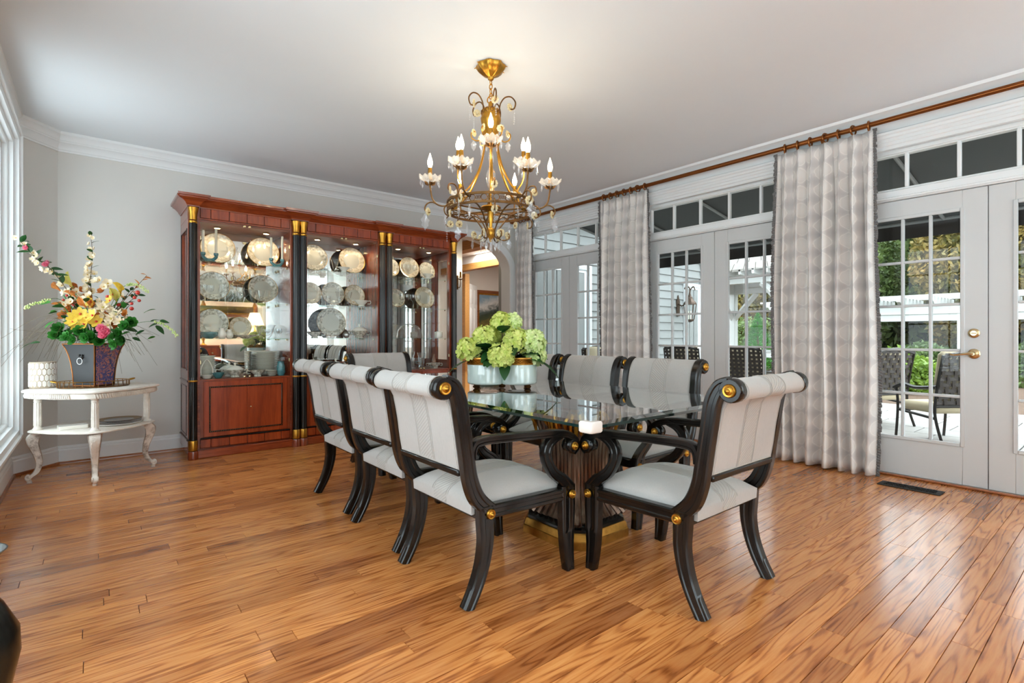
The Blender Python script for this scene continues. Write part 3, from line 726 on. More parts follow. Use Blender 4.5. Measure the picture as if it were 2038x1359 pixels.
# ------------------------------------------------------------------ glass dining table
TX0, TX1, TY0, TY1, TZ = 1.475, 2.770, 1.335, 4.10, .76
tb = thing('dining_table', ((TX0 + TX1) / 2, (TY0 + TY1) / 2, 0), 'long clear glass dining table on two fluted pedestals with gilt bases', 'table')
hx, hy = (TX1 - TX0) / 2, (TY1 - TY0) / 2; bv = .035; gt = .019
m = MB()
def rr(dx, z): return [(-hx + dx, -hy + dx, z), (hx - dx, -hy + dx, z), (hx - dx, hy - dx, z), (-hx + dx, hy - dx, z)]
rings = [rr(0, TZ - gt), rr(0, TZ - .007), rr(bv, TZ)]
m.add(rings[0] + rings[1] + rings[2], [(3, 2, 1, 0)], 0)
for i in range(4):
    j = (i + 1) % 4; m.f.append((i, j, 4 + j, 4 + i)); m.mi.append(1); m.f.append((4 + i, 4 + j, 8 + j, 8 + i)); m.mi.append(0)
m.f.append((8, 9, 10, 11)); m.mi.append(0)
m.build('glass_top', [MT['tabletop'], MT['tableedge']], tb, 0)
# foam corner guard: L shaped block with a rounded arris
m = MB(); q = .052; w_ = .0
pl = [(-hx - .012, -hy + q), (-hx - .012, -hy - .004), (-hx - .004, -hy - .012), (-hx + q, -hy - .012), (-hx + q, -hy + .012), (-hx + .012, -hy + .012), (-hx + .012, -hy + q)]
def ins(p, k): cxx, cyy = -hx + .012, -hy + .012; return (cxx + (p[0] - cxx) * k, cyy + (p[1] - cyy) * k)
m.loops([[(*ins(p, .86), TZ - .034) for p in pl], [(*p, TZ - .028) for p in pl], [(*p, TZ + .004) for p in pl], [(*ins(p, .86), TZ + .011) for p in pl]])
m.build('corner_guard', MT['foam'], tb, 60)['label'] = 'white foam guard on the glass corner'
def oct_(h, c, z): return [(-h + c, -h, z), (h - c, -h, z), (h, -h + c, z), (h, h - c, z), (h - c, h, z), (-h + c, h, z), (-h, h - c, z), (-h, -h + c, z)]
def pedestal(cyy):
    p = MB(); H = .242
    p.loops([oct_(H, .072, 0), oct_(H, .072, .040), oct_(H - .004, .072, .044), oct_(H - .012, .07, .074), oct_(H - .016, .07, .080)])
    pd = p.build('pedestal', MT['antgold'], tb, 20, loc=(0, cyy, 0)); pd['label'] = 'fluted pedestal on a gilt block base'
    MB().loops([oct_(H - .022, .066, .079), oct_(H - .022, .066, .094), oct_(H - .04, .06, .104), oct_(H - .05, .05, .112)]).build('plinth_step', MT['black'], pd, 20)
    hz = [(.176, .112), (.150, .17), (.128, .25), (.118, .36), (.120, .47), (.130, .56), (.150, .63), (.168, .67), (.172, .715), (.172, TZ - gt - .002)]
    MB().loops([oct_(h - .010, .03, z) for h, z in hz]).build('core', MT['mahogv'], pd, 30)
    MB().box(-.2, .2, -.2, .2, TZ - gt - .022, TZ - gt - .001, .006).build('top_plate', MT['black'], pd)
    fl_ = bez([(.196, .116), (.184, .135), (.160, .175), (.136, .25), (.126, .36), (.128, .47), (.138, .56), (.158, .64), (.170, .70)], 3)
    n = 9
    me = None
    for sd in range(4):
        for i in range(n):
            f = -1 + 2 * (i + .0) / (n - 1)
            pts = [(-h, f * h * .92, z) for h, z in fl_]
            m = MB().tube([pts[0]] + pts, [.004] + [.0155 + .004 * max(0, (h - .13) / .07) for h, z in fl_], 8); m.build('flute', MT['flute'], pd, rot=(0, 0, sd * pi / 2))
    # gilt drapery leaves at each corner and face centre
    for sd in range(8):
        a = sd * pi / 4 + pi / 4; R = .178 if sd % 2 else .232
        m = MB()
        for k in range(5):
            f = (k - 2) / 2; L = .16 - .05 * abs(f)
            pts = bez([(R - .03, f * .018, .715), (R + .004, f * .04, .69 - .02 * abs(f)), (R + .006, f * .058, .64), (R - .012, f * .05, .715 - L)], 4)
            m.tube(pts, [.006 + .007 * sin(pi * (i + 1) / (len(pts) + 1)) for i in range(len(pts))], 6, M=Matrix.Rotation(a, 4, 'Z'))
        m.build('gilt_leaf', MT['gold'], pd)
    return pd
p1 = pedestal(2.04 - (TY0 + TY1) / 2); copy_tree(p1, (0, 3.40 - (TY0 + TY1) / 2, 0), 0, parent=tb)

# ------------------------------------------------------------------ planter of hydrangeas
PX, PY = 2.085, 2.665
pt = thing('flower_planter', (PX, PY, TZ + .0015), 'pale celadon lobed planter with pierced gilt rim on the glass table', 'planter', rz=-.68)
def lobed(s, z, n=64):
    out = []
    for i in range(n):
        a = 2 * pi * i / n; ca, sa = cos(a), sin(a)
        # union of two side-by-side lobes
        c = .112; R = .116
        best = 0
        for sx in (-1, 1):
            b = ca * sx * c; d = b * b - c * c + R * R
            best = max(best, b + sqrt(d) if d > 0 else 0)
        out.append((best * ca * s, best * sa * s * 1.02, z))
    return out
m = MB(); m.loops([lobed(.93, .024), lobed(.985, .028), lobed(1, .04), lobed(1, .150), lobed(.985, .153), lobed(.93, .150), lobed(.93, .06)]); m.build('bowl', MT['celadon'], pt, 60)
m = MB(); m.loops([lobed(.985, .151), lobed(1.02, .153), lobed(1.03, .160), lobed(1.0, .164)], cap=False); m.loops([lobed(1.0, .186), lobed(1.03, .19), lobed(1.02, .198), lobed(.97, .198), lobed(.95, .15)], cap=False)
n = 64; a_, b_ = lobed(1.005, .163, 64), lobed(1.005, .188, 64)
for i in range(n):
    m.tube([a_[i], b_[(i + 2) % n]], .0026, 4); m.tube([a_[(i + 2) % n], b_[i]], .0026, 4)
m.build('pierced_rim', MT['antgold'], pt)
for sx, sy in ((-.165, -.06), (.165, -.06), (-.165, .06), (.165, .06), (0, -.02)):
    m = MB(); m.lathe([(.012, 0), (.02, .004), (.024, .012), (.016, .02), (.02, .028)], 12, (sx, sy, 0)); m.build('foot', MT['bronze'], pt)
m = MB(); m.loops([lobed(.92, .14), lobed(.6, .165), lobed(.2, .18)]); m.build('moss', MT['soil'], pt)

def floret(m, M, r=.022, mi=0):
    for k in range(4):
        a = k * pi / 2 + .3; c, s_ = cos(a), sin(a)
        def P(u, v, z): return (c * u - s_ * v, s_ * u + c * v, z)
        m.add([P(.001, 0, 0), P(r * .45, -r * .48, r * .1), P(r * .9, -r * .42, r * .28), P(r * 1.08, 0, r * .22), P(r * .9, r * .42, r * .28), P(r * .45, r * .48, r * .1)], [(0, 1, 2, 3), (0, 3, 4, 5)], mi, M)
def orient(p, d, roll=0):
    d = Vector(d).normalized(); return Matrix.Translation(p) @ d.to_track_quat('Z', 'Y').to_matrix().to_4x4() @ Matrix.Rotation(roll, 4, 'Z')
rn = random.Random(11)
def hyd_head(R, seed, fr=.026, n=54):
    r = random.Random(seed); m = MB()
    for i in range(n):
        z = 1 - 1.55 * (i + .5) / n; a = i * 2.39996; q = sqrt(max(0, 1 - z * z)); d = Vector((q * cos(a), q * sin(a), z)) + Vector((r.uniform(-.15, .15), r.uniform(-.15, .15), r.uniform(-.15, .15)))
        d.normalize(); floret(m, orient(d * R * r.uniform(.86, 1.06), d + Vector((r.uniform(-.3, .3), r.uniform(-.3, .3), r.uniform(-.1, .3))), r.random() * 6), fr * r.uniform(.85, 1.2))
    return m
def leaf_mesh(L, W, curl=.25, seg=6):
    m = MB(); rows = []
    for i in range(seg + 1):
        t = i / seg; w_ = W * sin(pi * min(1, t * .93 + .05)) ** .8 * (1 - .25 * t); z = -curl * L * t * t
        rows.append([(L * t, -w_, z + .18 * w_), (L * t, 0, z), (L * t, w_, z + .18 * w_)])
    return m.loops(rows, cap=False, ringclosed=False)
hy_ = thing('hydrangea_bouquet', (PX, PY, TZ + .16), 'bunch of lime green hydrangeas with dark leaves in the celadon planter', 'flowers', rz=-.68)
heads = [(-.215, -.04, .09, .075, 0), (-.115, -.02, .165, .072, 0), (-.005, -.155, .055, .075, 0), (.0, .03, .255, .075, 0), (.06, .05, .265, .06, 1), (.095, -.06, .145, .074, 0), (.20, -.05, .135, .080, 1), (.215, -.02, .055, .07, 1), (-.06, .12, .16, .07, 0), (.13, .12, .14, .07, 1)]
for i, (x, y, z, R, pale) in enumerate(heads):
    b = hyd_head(R, i).build('flower_head', MT['hydpale' if pale else 'hyd'], hy_, 0, loc=(x, y, z), rot=(-.5 * y / .15 if abs(y) > .02 else 0, 1.2 * x, 0))
    MB().tube(bez([(x * .92, y * .92, z - .01), (x * .5, y * .5, z * .5), (x * .3, y * .3, -.01)], 4), .004, 6).build('stem', MT['stem'], hy_)
lm = leaf_mesh(.15, .045).mesh('leaf', MT['leaf'], 60)
for i in range(44):
    a = rn.uniform(0, 2 * pi); q = rn.uniform(.2, .95); el = rn.uniform(-.2, .9)
    link('leaf', lm, hy_, (cos(a) * .17 * q, sin(a) * .09 * q, .03 + .14 * rn.random() * (1.1 - q)), (rn.uniform(-.5, .5), -el, a), rn.uniform(.65, 1.1))
for x, y, z, a, el, s_ in ((-.22, -.06, .02, 3.3, .35, 1.0), (.23, -.06, .02, -.25, .45, 1.15), (.02, -.12, .02, -1.6, .75, .9), (.0, -.03, .2, -1.4, -.5, 1.1), (.03, -.05, .12, -1.3, .1, 1.2), (-.05, -.06, .09, -2.2, .3, 1.0)):
    link('leaf', lm, hy_, (x, y, z), (0, el, a), s_)
# ------------------------------------------------------------------ curtain rod and drapes
RX, RZ = 4.705, 2.745
rod = thing('curtain_rod', (RX, 2.0, RZ), 'long copper-gilt curtain rod above all the french doors', 'curtain rod')
m = MB(); m.tube([(0, -3.4, 0), (0, 3.70, 0)], .017, 14)
for k in range(8): # reeding
    a = k * pi / 4; m.tube([(.0165 * cos(a), -3.4, .0165 * sin(a)), (.0165 * cos(a), 3.70, .0165 * sin(a))], .0035, 4)
m.build('pole', MT['rod'], rod)
MB().lathe([(.016, 0), (.028, .01), (.03, .03), (.018, .045), (.036, .07), (.030, .10), (.006, .115)], 16, (0, 3.70, 0), 'y').build('finial', MT['rod'], rod)
for yy in (-2.6, -.3, 1.78, 3.45):
    m = MB(); m.tube(bez([(0, yy, -.02), (.05, yy, -.05), (.12, yy, -.02), (.135, yy, .0)], 4), .008, 6); m.box(.125, .136, yy - .02, yy + .02, -.04, .06, .004); m.build('bracket', MT['rod'], rod)
ring_me = MB().tube([(.036 * cos(2 * pi * k / 20), 0, .036 * sin(2 * pi * k / 20)) for k in range(20)], .0068, 6, closed=True).mesh('ring', MT['rod'], 60)
def drape(y0, y1, n, label, seed, lead, flare=1.05):
    r = random.Random(seed); c = (y0 + y1) / 2; W = y1 - y0
    o = thing('curtain', (RX + .01, c, 0), label, 'curtain', 'damask drapes on the copper-gilt rod')
    NU, NV = n * 14, 44; zt, zb = RZ - .045, .012
    ph = [r.uniform(-.35, .35) for _ in range(n + 2)]; am = [r.uniform(.75, 1.2) for _ in range(n + 2)]
    def P(i, j):
        u = i / NU; v = j / NV; z = zt + (zb - zt) * v; k = u * n; kk = int(min(k, n - 1)); f = k - kk
        a0 = am[kk] * (1 - f) + am[kk + 1] * f; p = ph[kk] * (1 - f) + ph[kk + 1] * f
        s_ = sin(2 * pi * (k + p * .5 * min(1, v * 2)))
        sh = math.copysign(abs(s_) ** .7, s_)
        A = (.020 + .040 * min(1, v * 4)) * a0
        pinch = math.exp(-((v - .035) / .022) ** 2)           # pinch pleat waist
        A *= 1 - .55 * pinch
        x = -A * sh + .010 * sin(5 * v + u * 9 + seed) * v
        yy = (u - .5) * W * (1 + (flare - 1) * v) + .012 * sin(2 * pi * (k * 2)) * (1 - v) + .016 * sin(7 * v + k * 1.7) * v
        return (x, yy, z)
    vs = [P(i, j) for j in range(NV + 1) for i in range(NU + 1)]; fs = []
    w_ = NU + 1
    for j in range(NV):
        for i in range(NU): fs.append((j * w_ + i, j * w_ + i + 1, (j + 1) * w_ + i + 1, (j + 1) * w_ + i))
    m = MB().add(vs, fs); m.uv = [(i / NU * W * 1.9, -(j / NV) * (zt - zb)) for j in range(NV + 1) for i in range(NU + 1)]
    cl = m.build('panel', MT['curtain'], o, 180)
    sol = cl.modifiers.new('t', 'SOLIDIFY'); sol.thickness = .004
    for side in lead:
        i = 0 if side < 0 else NU; pts = [P(i, j) for j in range(NV + 1)]
        m = MB(); rr_ = random.Random(seed + 5)
        for k in range(130):
            t = k / 129 * NV; j = int(min(t, NV - 1)); f = t - j; a, b = pts[j], pts[j + 1]; p = tuple(q + (s_ - q) * f for q, s_ in zip(a, b))
            e = (p[0] + rr_.uniform(-.008, .008), p[1] + side * rr_.uniform(.018, .026), p[2] - rr_.uniform(0, .012)); m.add([(p[0], p[1] - side * .006, p[2] + .013), (p[0], p[1] - side * .006, p[2] - .013), (e[0], e[1], e[2] - .012), (e[0], e[1], e[2] + .012)], [(0, 1, 2, 3)])
            m.tube([(p[0] - .004, p[1], p[2]), (e[0] - .006, e[1], e[2])], .0045, 4)
        m.build('fringe', MT['fringe'], o)
    for k in range(n):
        u = (k + .25) / n; p = P(int(u * NU), 1); link('ring', ring_me, o, (-.01, p[1] + r.uniform(-.008, .008), RZ - .0080), (0, 0, r.uniform(-.25, .25)))
    return o
drape(1.335, 2.065, 7, 'silver damask drape between the doors by the floor register and the lantern view', 3, (-1, 1))
drape(3.445, 4.125, 7, 'silver damask drape behind the window-side chairs, between the far two door pairs', 8, (-1, 1))
drape(5.36, 5.66, 4, 'narrow silver damask drape in the corner by the arch', 12, (-1,))

# ------------------------------------------------------------------ chandelier
CX, CY_ = 1.978, 2.646
ch = thing('chandelier', (CX, CY_, HC), 'gilt iron chandelier with nine candle bulbs and hanging crystals', 'chandelier')
PHI = atan2(-CY_, -CX)
def zz(z): return z - HC
def pol(r, a, z): return (r * cos(PHI + a), r * sin(PHI + a), zz(z))
D = radians
# canopy: lobed leaf cup
m = MB(); seg = 48; rings = []
for r_, z in ((.086, 0), (.092, -.005), (.090, -.018), (.078, -.036), (.056, -.056), (.034, -.068), (.020, -.076), (.018, -.088), (.012, -.094)):
    rings.append([((r_ * (1 + .05 * cos(8 * 2 * pi * i / seg))) * cos(2 * pi * i / seg), (r_ * (1 + .05 * cos(8 * 2 * pi * i / seg))) * sin(2 * pi * i / seg), z) for i in range(seg)])
m.loops(rings)
for k in range(8): m.tube([(.085 * cos(k * pi / 4), .085 * sin(k * pi / 4), -.006), (.108 * cos(k * pi / 4), .108 * sin(k * pi / 4), -.012)], [.006, .002], 6)
m.build('canopy', MT['gold'], ch)
link_pts = [(.011 * cos(2 * pi * k / 12), 0, .019 * sin(2 * pi * k / 12)) for k in range(12)]
lme = MB().tube(link_pts, .0032, 5, closed=True).mesh('chain_link', MT['gold'], 60)
for k in range(4): link('chain_link', lme, ch, (0, 0, zz(2.725 - k * .030)), (0, 0, k * pi / 2 + .4))
MB().tube([(.024 * cos(2 * pi * k / 20), .024 * sin(2 * pi * k / 20) * 0, zz(2.612) + .024 * sin(2 * pi * k / 20)) for k in range(20)], .004, 6, closed=True, M=Matrix.Rotation(PHI + 1.2, 4, 'Z')).build('hanging_loop', MT['gold'], ch)
MB().lathe([(.012, zz(2.30)), (.022, zz(2.34)), (.046, zz(2.36)), (.05, zz(2.40)), (.054, zz(2.44)), (.064, zz(2.47)), (.066, zz(2.49)), (.058, zz(2.505)), (.060, zz(2.515)), (.060, zz(2.54)), (.05, zz(2.55)), (.018, zz(2.555)), (.016, zz(2.59)), (.008, zz(2.60))], 24).build('drum', MT['gold'], ch)
m = MB()
for k in range(12):
    a = k * pi / 6; m.tube([((.0615) * cos(a + .011 * 16 * cos(t)), .0615 * sin(a + .011 * 16 * cos(t)), zz(2.528) + .012 * sin(t)) for t in [q * 2 * pi / 10 for q in range(10)]], .0022, 4, closed=True)
m.build('drum_links', MT['bronze'], ch)
# glass rosette flower, shared
m = MB()
for k in range(8):
    a = k * pi / 4; m.ball((.013 * cos(a), .013 * sin(a), 0), .0085, 6, 4, sz=.55)
m.ball((0, 0, .003), .006, 6, 4)
ros = m.mesh('glass_rosette', MT['amberglass'], 60)
def octa(w_, h, wt=.34, d=.6):
    """faceted kite pendant hanging from its top"""
    m = MB(); n = 6; mid = [(w_ * cos(2 * pi * k / n), w_ * d * sin(2 * pi * k / n), -h * (1 - wt)) for k in range(n)]; up = [(w_ * .35 * cos(2 * pi * k / n), w_ * .35 * d * sin(2 * pi * k / n), -h * .18) for k in range(n)]
    m.add([(0, 0, 0)] + up + mid + [(0, 0, -h)], [(0, 1 + k, 1 + (k + 1) % n) for k in range(n)] + [(1 + k, 7 + k, 7 + (k + 1) % n, 1 + (k + 1) % n) for k in range(n)] + [(7 + k, 13, 7 + (k + 1) % n) for k in range(n)])
    return m
drop = octa(.013, .086).mesh('crystal_drop', MT['crystal'], 0)
def plaque_mesh():
    # french pendalogue: flat shield outline with concave shoulders
    out = [(0, 0), (.006, -.008), (.010, -.020), (.024, -.034), (.016, -.050), (.020, -.062), (.008, -.072), (0, -.088)]
    out = out + [(-x, z) for x, z in out[-2:0:-1]]; n = len(out); m = MB()
    vs = [(x, 0, z) for x, z in out] + [(0, .007, -.045), (0, -.007, -.045)]
    return m.add(vs, [(i, (i + 1) % n, n + 1) for i in range(n)] + [((i + 1) % n, i, n) for i in range(n)]).mesh('crystal_plaque', MT['crystal'], 0)
plq = plaque_mesh()
m = MB()
for k in range(7): m.add(*[(lambda q: (q.v, q.f))(octa(.0075, .0165, .5, 1))][0], M=Matrix.Translation((0, 0, -.0165 * k)))
strand = m.mesh('crystal_strand', MT['crystal'], 0)
flame = MB().lathe([(.006, 0), (.012, .012), (.0165, .028), (.016, .042), (.011, .062), (.005, .080), (.0012, .094)], 14).mesh('bulb', MT['bulb'], 180)
cand = MB().lathe([(.017, -.004), (.017, .004), (.0135, .008), (.0135, .062), (.0115, .066), (.0115, .074)], 14).mesh('candle_sleeve', MT['gold'], 60)
m = MB(); seg = 48; rs = []
for r_, z in ((.016, -.018), (.03, -.016), (.048, -.004), (.064, .010), (.070, .014), (.066, .017), (.046, .004), (.028, -.008), (.016, -.010)):
    q = max(0, (r_ - .03) / .04); rs.append([(r_ * (1 + .10 * q * cos(6 * 2 * pi * i / seg)) * cos(2 * pi * i / seg), r_ * (1 + .10 * q * cos(6 * 2 * pi * i / seg)) * sin(2 * pi * i / seg), z + .008 * q * cos(12 * 2 * pi * i / seg)) for i in range(seg)])
m.loops(rs, closed=True); bob = m.mesh('bobeche', MT['bobeche'], 60)
m = MB(); m.lathe([(.006, -.05), (.008, -.036), (.016, -.026), (.018, -.018)], 12)
for k in range(6):
    a = k * pi / 3; m.tube([(.012 * cos(a), .012 * sin(a), -.032), (.030 * cos(a), .030 * sin(a), -.024), (.040 * cos(a), .040 * sin(a), -.016)], [.008, .007, .001], 5, flat=.35)
cup = m.mesh('leaf_cup', MT['bronze'], 60)
def candle(a, r, z, lower):
    p = pol(r, a, z)
    c = link('candle_sleeve', cand, ch, p); link('bulb', flame, c, (0, 0, .072)); link('bobeche', bob, ch, p); link('leaf_cup', cup, ch, p)
    lamp('candle_light', 'POINT', (CX + p[0], CY_ + p[1], HC + p[2] + .12), BULB_W, (1, .86, .68), .014)
    for k in range(6):
        b = k * pi / 3 + .3 + a; link('crystal_drop', drop, ch, (p[0] + .062 * cos(b), p[1] + .062 * sin(b), p[2] + .004), (0, 0, b), .62)
def curl(c, r0, r1, a0, a1, ang, n=14):
    """spiral in the vertical plane of azimuth ang; c=(radius,z)"""
    return [pol(q[0], ang, q[1]) for q in spiral(c, r0, r1, a0, a1, n)]
BULB_W = 1.2
for k in range(6):
    a = D(34 + 60 * k)
    m = MB(); m.tube(bez([pol(.275, a, 1.925), pol(.31, a, 1.922), pol(.345, a, 1.935), pol(.372, a, 1.97), pol(.384, a, 2.04)], 5), .0052, 6)
    m.tube(bez([pol(.335, a, 1.93), pol(.37, a, 1.945), pol(.402, a, 1.935), pol(.418, a, 1.905), pol(.405, a, 1.878), pol(.385, a, 1.882)], 5), .0045, 6)
    m.build('lower_arm', MT['bronze'], ch); candle(a, .385, 2.088, True)
    p = pol(.398, a, 1.885); link('glass_rosette', ros, ch, (p[0], p[1], p[2]), (pi / 2, 0, PHI + a + pi / 2 - .6), 1.25)
    p = pol(.416, a, 1.885); link('crystal_plaque', plq, ch, (p[0], p[1], p[2] - .008), (0, 0, PHI + a + .5), 1.3)
    # scrolls hanging outside below the ring
    b = a + D(30)
    m = MB(); m.tube(bez([pol(.275, b, 1.905), pol(.315, b, 1.895), pol(.338, b, 1.865), pol(.33, b, 1.835), pol(.305, b, 1.828), pol(.292, b, 1.845)], 5), .0045, 6); m.build('hanging_scroll', MT['bronze'], ch)
    p = pol(.298, b, 1.842); link('glass_rosette', ros, ch, p, (pi / 2, 0, PHI + b + .9), 1.2)
    p = pol(.325, b, 1.828); link('crystal_strand', strand, ch, p, (0, 0, b), .9)
    p = pol(.29, a, 1.885); link('crystal_drop', drop, ch, p, (0, 0, a), 1.0)
    # scrolls standing on the ring
    m = MB(); m.tube(bez([pol(.27, b, 1.945), pol(.245, b, 1.975), pol(.262, b, 2.02), pol(.30, b, 2.022), pol(.312, b, 1.992), pol(.294, b, 1.975)], 5), .0042, 6); m.build('standing_scroll', MT['bronze'], ch)
    p = pol(.298, b, 1.985); link('glass_rosette', ros, ch, p, (pi / 2, 0, PHI + b + .9), 1.2)
    # cage bars from the drum to the ring
    m = MB(); m.tube(bez([pol(.042, b, 2.37), pol(.052, b, 2.28), pol(.085, b, 2.16), pol(.15, b, 2.04), pol(.225, b, 1.965), pol(.268, b, 1.94)], 5), .0052, 6, flat=1.5); m.build('cage_bar', MT['gold'], ch)
    # lower basket bars and bottom curls
    m = MB(); m.tube(bez([pol(.262, a, 1.895), pol(.19, a, 1.90), pol(.12, a, 1.865), pol(.065, a, 1.80), pol(.042, a, 1.755), pol(.05, a, 1.725), pol(.085, a, 1.712), pol(.118, a, 1.728), pol(.112, a, 1.755), pol(.095, a, 1.75)], 5), .0048, 6); m.build('basket_bar', MT['bronze'], ch)
    p = pol(.108, a, 1.742); link('glass_rosette', ros, ch, p, (pi / 2, 0, PHI + a + .8), 1.3)
    p = pol(.118, a, 1.722); link('crystal_plaque' if k % 2 else 'crystal_drop', plq if k % 2 else drop, ch, p, (0, 0, a + .4), .85)
    p = pol(.035, b, 1.72); link('crystal_drop', drop, ch, p, (0, 0, b), .9)
    # small side scrolls under the drum
    m = MB(); m.tube(bez([pol(.05, a, 2.37), pol(.085, a, 2.345), pol(.12, a, 2.36), pol(.125, a, 2.395), pol(.10, a, 2.405)], 5), .004, 6); m.build('drum_scroll', MT['gold'], ch)
    p = pol(.108, a, 2.395); link('glass_rosette', ros, ch, p, (pi / 2, 0, PHI + a + .9), 1.2)
    p = pol(.11, a, 2.352); link('crystal_plaque', plq, ch, p, (0, 0, a + .7), .85)
    p = pol(.05, b, 2.33); link('crystal_strand', strand, ch, p, (0, 0, b), .7)
for k in range(5):
    b = D(84 + 72 * k)
    m = MB(); m.tube(bez([pol(.055, b, 2.545), pol(.062, b, 2.585), pol(.09, b, 2.622), pol(.13, b, 2.625), pol(.158, b, 2.59), pol(.148, b, 2.55), pol(.118, b, 2.548)], 5), .0046, 6); m.build('crown_scroll', MT['bronze'], ch)
    p = pol(.122, b, 2.56); link('glass_rosette', ros, ch, p, (pi / 2, 0, PHI + b + .9), 1.25)
    p = pol(.15, b, 2.545); link('crystal_strand', strand, ch, p, (0, 0, b), .85)
for k in range(3):
    a = D(120 * k)
    m = MB(); m.tube(bez([pol(.265, a, 1.945), pol(.215, a, 1.985), pol(.205, a, 2.06), pol(.235, a, 2.11), pol(.252, a, 2.16), pol(.25, a, 2.215)], 5), .005, 6); m.build('upper_arm', MT['gold'], ch); candle(a, .25, 2.255, False)
    p = pol(.25, a, 2.205); link('crystal_plaque', plq, ch, (p[0], p[1], p[2]), (0, 0, a), .8)
# pierced ring band
def ringline(r_, z, t): return MB().tube([(r_ * cos(2 * pi * k / 72), r_ * sin(2 * pi * k / 72), zz(z)) for k in range(72)], t, 6, closed=True)
m = MB()
for z, t in ((1.942, .0065), (1.890, .0065)):
    R_ = .278; seg = 72
    m.loops([[((R_ + dx) * cos(2 * pi * k / seg), (R_ + dx) * sin(2 * pi * k / seg), zz(z) + dz) for dx, dz in ((-.004, -.007), (.004, -.007), (.004, .007), (-.004, .007))] for k in range(seg)], closed=True)
m.build('ring', MT['bronze'], ch, 40)
m = MB(); R_ = .278
for k in range(24):
    a = 2 * pi * k / 24
    m.tube([(R_ * cos(a + .07 * cos(t)), R_ * sin(a + .07 * cos(t)), zz(1.916) + .019 * sin(t)) for t in [q * 2 * pi / 12 for q in range(12)]], .0028, 4, closed=True)
    for e in (.096, .131, .166): m.tube([(R_ * cos(a + e + .019 * cos(t)), R_ * sin(a + e + .019 * cos(t)), zz(1.916) + .011 * sin(t)) for t in [q * pi / 2 for q in range(4)]], .0022, 4, closed=True)
m.build('ring_fretwork', MT['bronze'], ch)
m = MB(); m.lathe([(.004, zz(2.02)), (.006, zz(1.93)), (.03, zz(1.935)), (.062, zz(1.925)), (.066, zz(1.918)), (.045, zz(1.905)), (.018, zz(1.895)), (.016, zz(1.84)), (.010, zz(1.82)), (.010, zz(1.79)), (.022, zz(1.785)), (.03, zz(1.765)), (.028, zz(1.74)), (.012, zz(1.722)), (.006, zz(1.70))][::-1], 20); m.build('centre_stem', MT['gold'], ch)
m = MB()
for k in range(3): m.tube([(.27 * cos(k * pi / 3), .27 * sin(k * pi / 3), zz(1.898)), (-.27 * cos(k * pi / 3), -.27 * sin(k * pi / 3), zz(1.898))], .005, 6)
m.build('spoke', MT['bronze'], ch)
m = MB(); m.lathe([(.004, zz(2.02)), (.020, zz(2.05)), (.031, zz(2.11)), (.030, zz(2.14)), (.018, zz(2.165)), (.006, zz(2.18)), (.014, zz(2.20)), (.02, zz(2.23)), (.012, zz(2.26)), (.004, zz(2.31))], 8); m.build('crystal_spindle', MT['crystal'], ch, 0)
link('crystal_drop', drop, ch, (0, 0, zz(1.705)), None, 1.1)
# ------------------------------------------------------------------ china cabinet
CBX, CBY = 2.058, 5.60
cb = thing('china_cabinet', (CBX, CBY, 0), 'three-bay mahogany china cabinet with black columns and lit glass shelves', 'cabinet')
def wb(mb, name, m, parent=None, smooth=30):
    o = mb.build(name, m, parent or cb, smooth); 
    if (parent or cb) is cb: o.location = (-CBX, -CBY, 0)
    return o
FY, BYK = 5.362, 5.842
BAYS = [(.746, 1.517), (1.683, 2.446), (2.621, 3.373)]
COLX = [.690, 1.570, 1.640, 2.490, 2.573, 3.428]
XL_, XR_ = .652, 3.468
m = MB()   # carcass: bottom, top, sides, partitions
m.box(XL_ + .01, XR_ - .01, FY + .012, BYK, .07, .69); wb(m, 'base_carcass', MT['mahog'])
m = MB(); m.box(XL_ + .01, XR_ - .01, FY, BYK, 2.15, 2.30); wb(m, 'head_carcass', MT['mahog'])
for a, b in ((1.517, 1.683), (2.446, 2.621)):
    wb(MB().box(a, b, FY, BYK - .01, .69, 2.15, .002), 'partition', MT['mahogv'])
for xs, nm_ in (((XL_, .746), 'side'), ((3.373, XR_), 'side')):
    m = MB(); m.box(xs[0], xs[1], FY, FY + .045, .69, 2.15, .002); m.box(xs[0], xs[1] if xs[0] > 2 else xs[0] + .06, BYK - .06, BYK, .69, 2.15, .002)
    x0, x1 = (xs[0], xs[0] + .03) if xs[0] < 2 else (xs[1] - .03, xs[1])
    m.box(x0, x1, FY + .04, BYK - .05, .69, .80, .002); m.box(x0, x1, FY + .04, BYK - .05, 2.05, 2.15, .002)
    sd = wb(m, 'side_frame', MT['mahogv'])
    o = MB().box((x0 + x1) / 2 - .002, (x0 + x1) / 2 + .002, FY + .045, BYK - .06, .80, 2.05).build('pane', MT['cabglass'], sd, 0)
    xf = xs[0] - .003 if xs[0] < 2 else xs[1] - .004
    m = MB()
    for z0, z1, y0, y1 in ((.79, .80, FY + .04, BYK - .055), (2.05, 2.06, FY + .04, BYK - .055), (.79, 2.06, FY + .04, FY + .05), (.79, 2.06, BYK - .062, BYK - .052)): m.box(xf, xf + .007, y0, y1, z0, z1)
    for z0, z1, y0, y1 in ((.20, .21, FY + .08, BYK - .055), (.64, .65, FY + .08, BYK - .055), (.20, .65, FY + .08, FY + .09), (.20, .65, BYK - .062, BYK - .052)): m.box(xf, xf + .020, y0, y1, z0, z1)
    m.build('ebonised_line', MT['black'], sd)
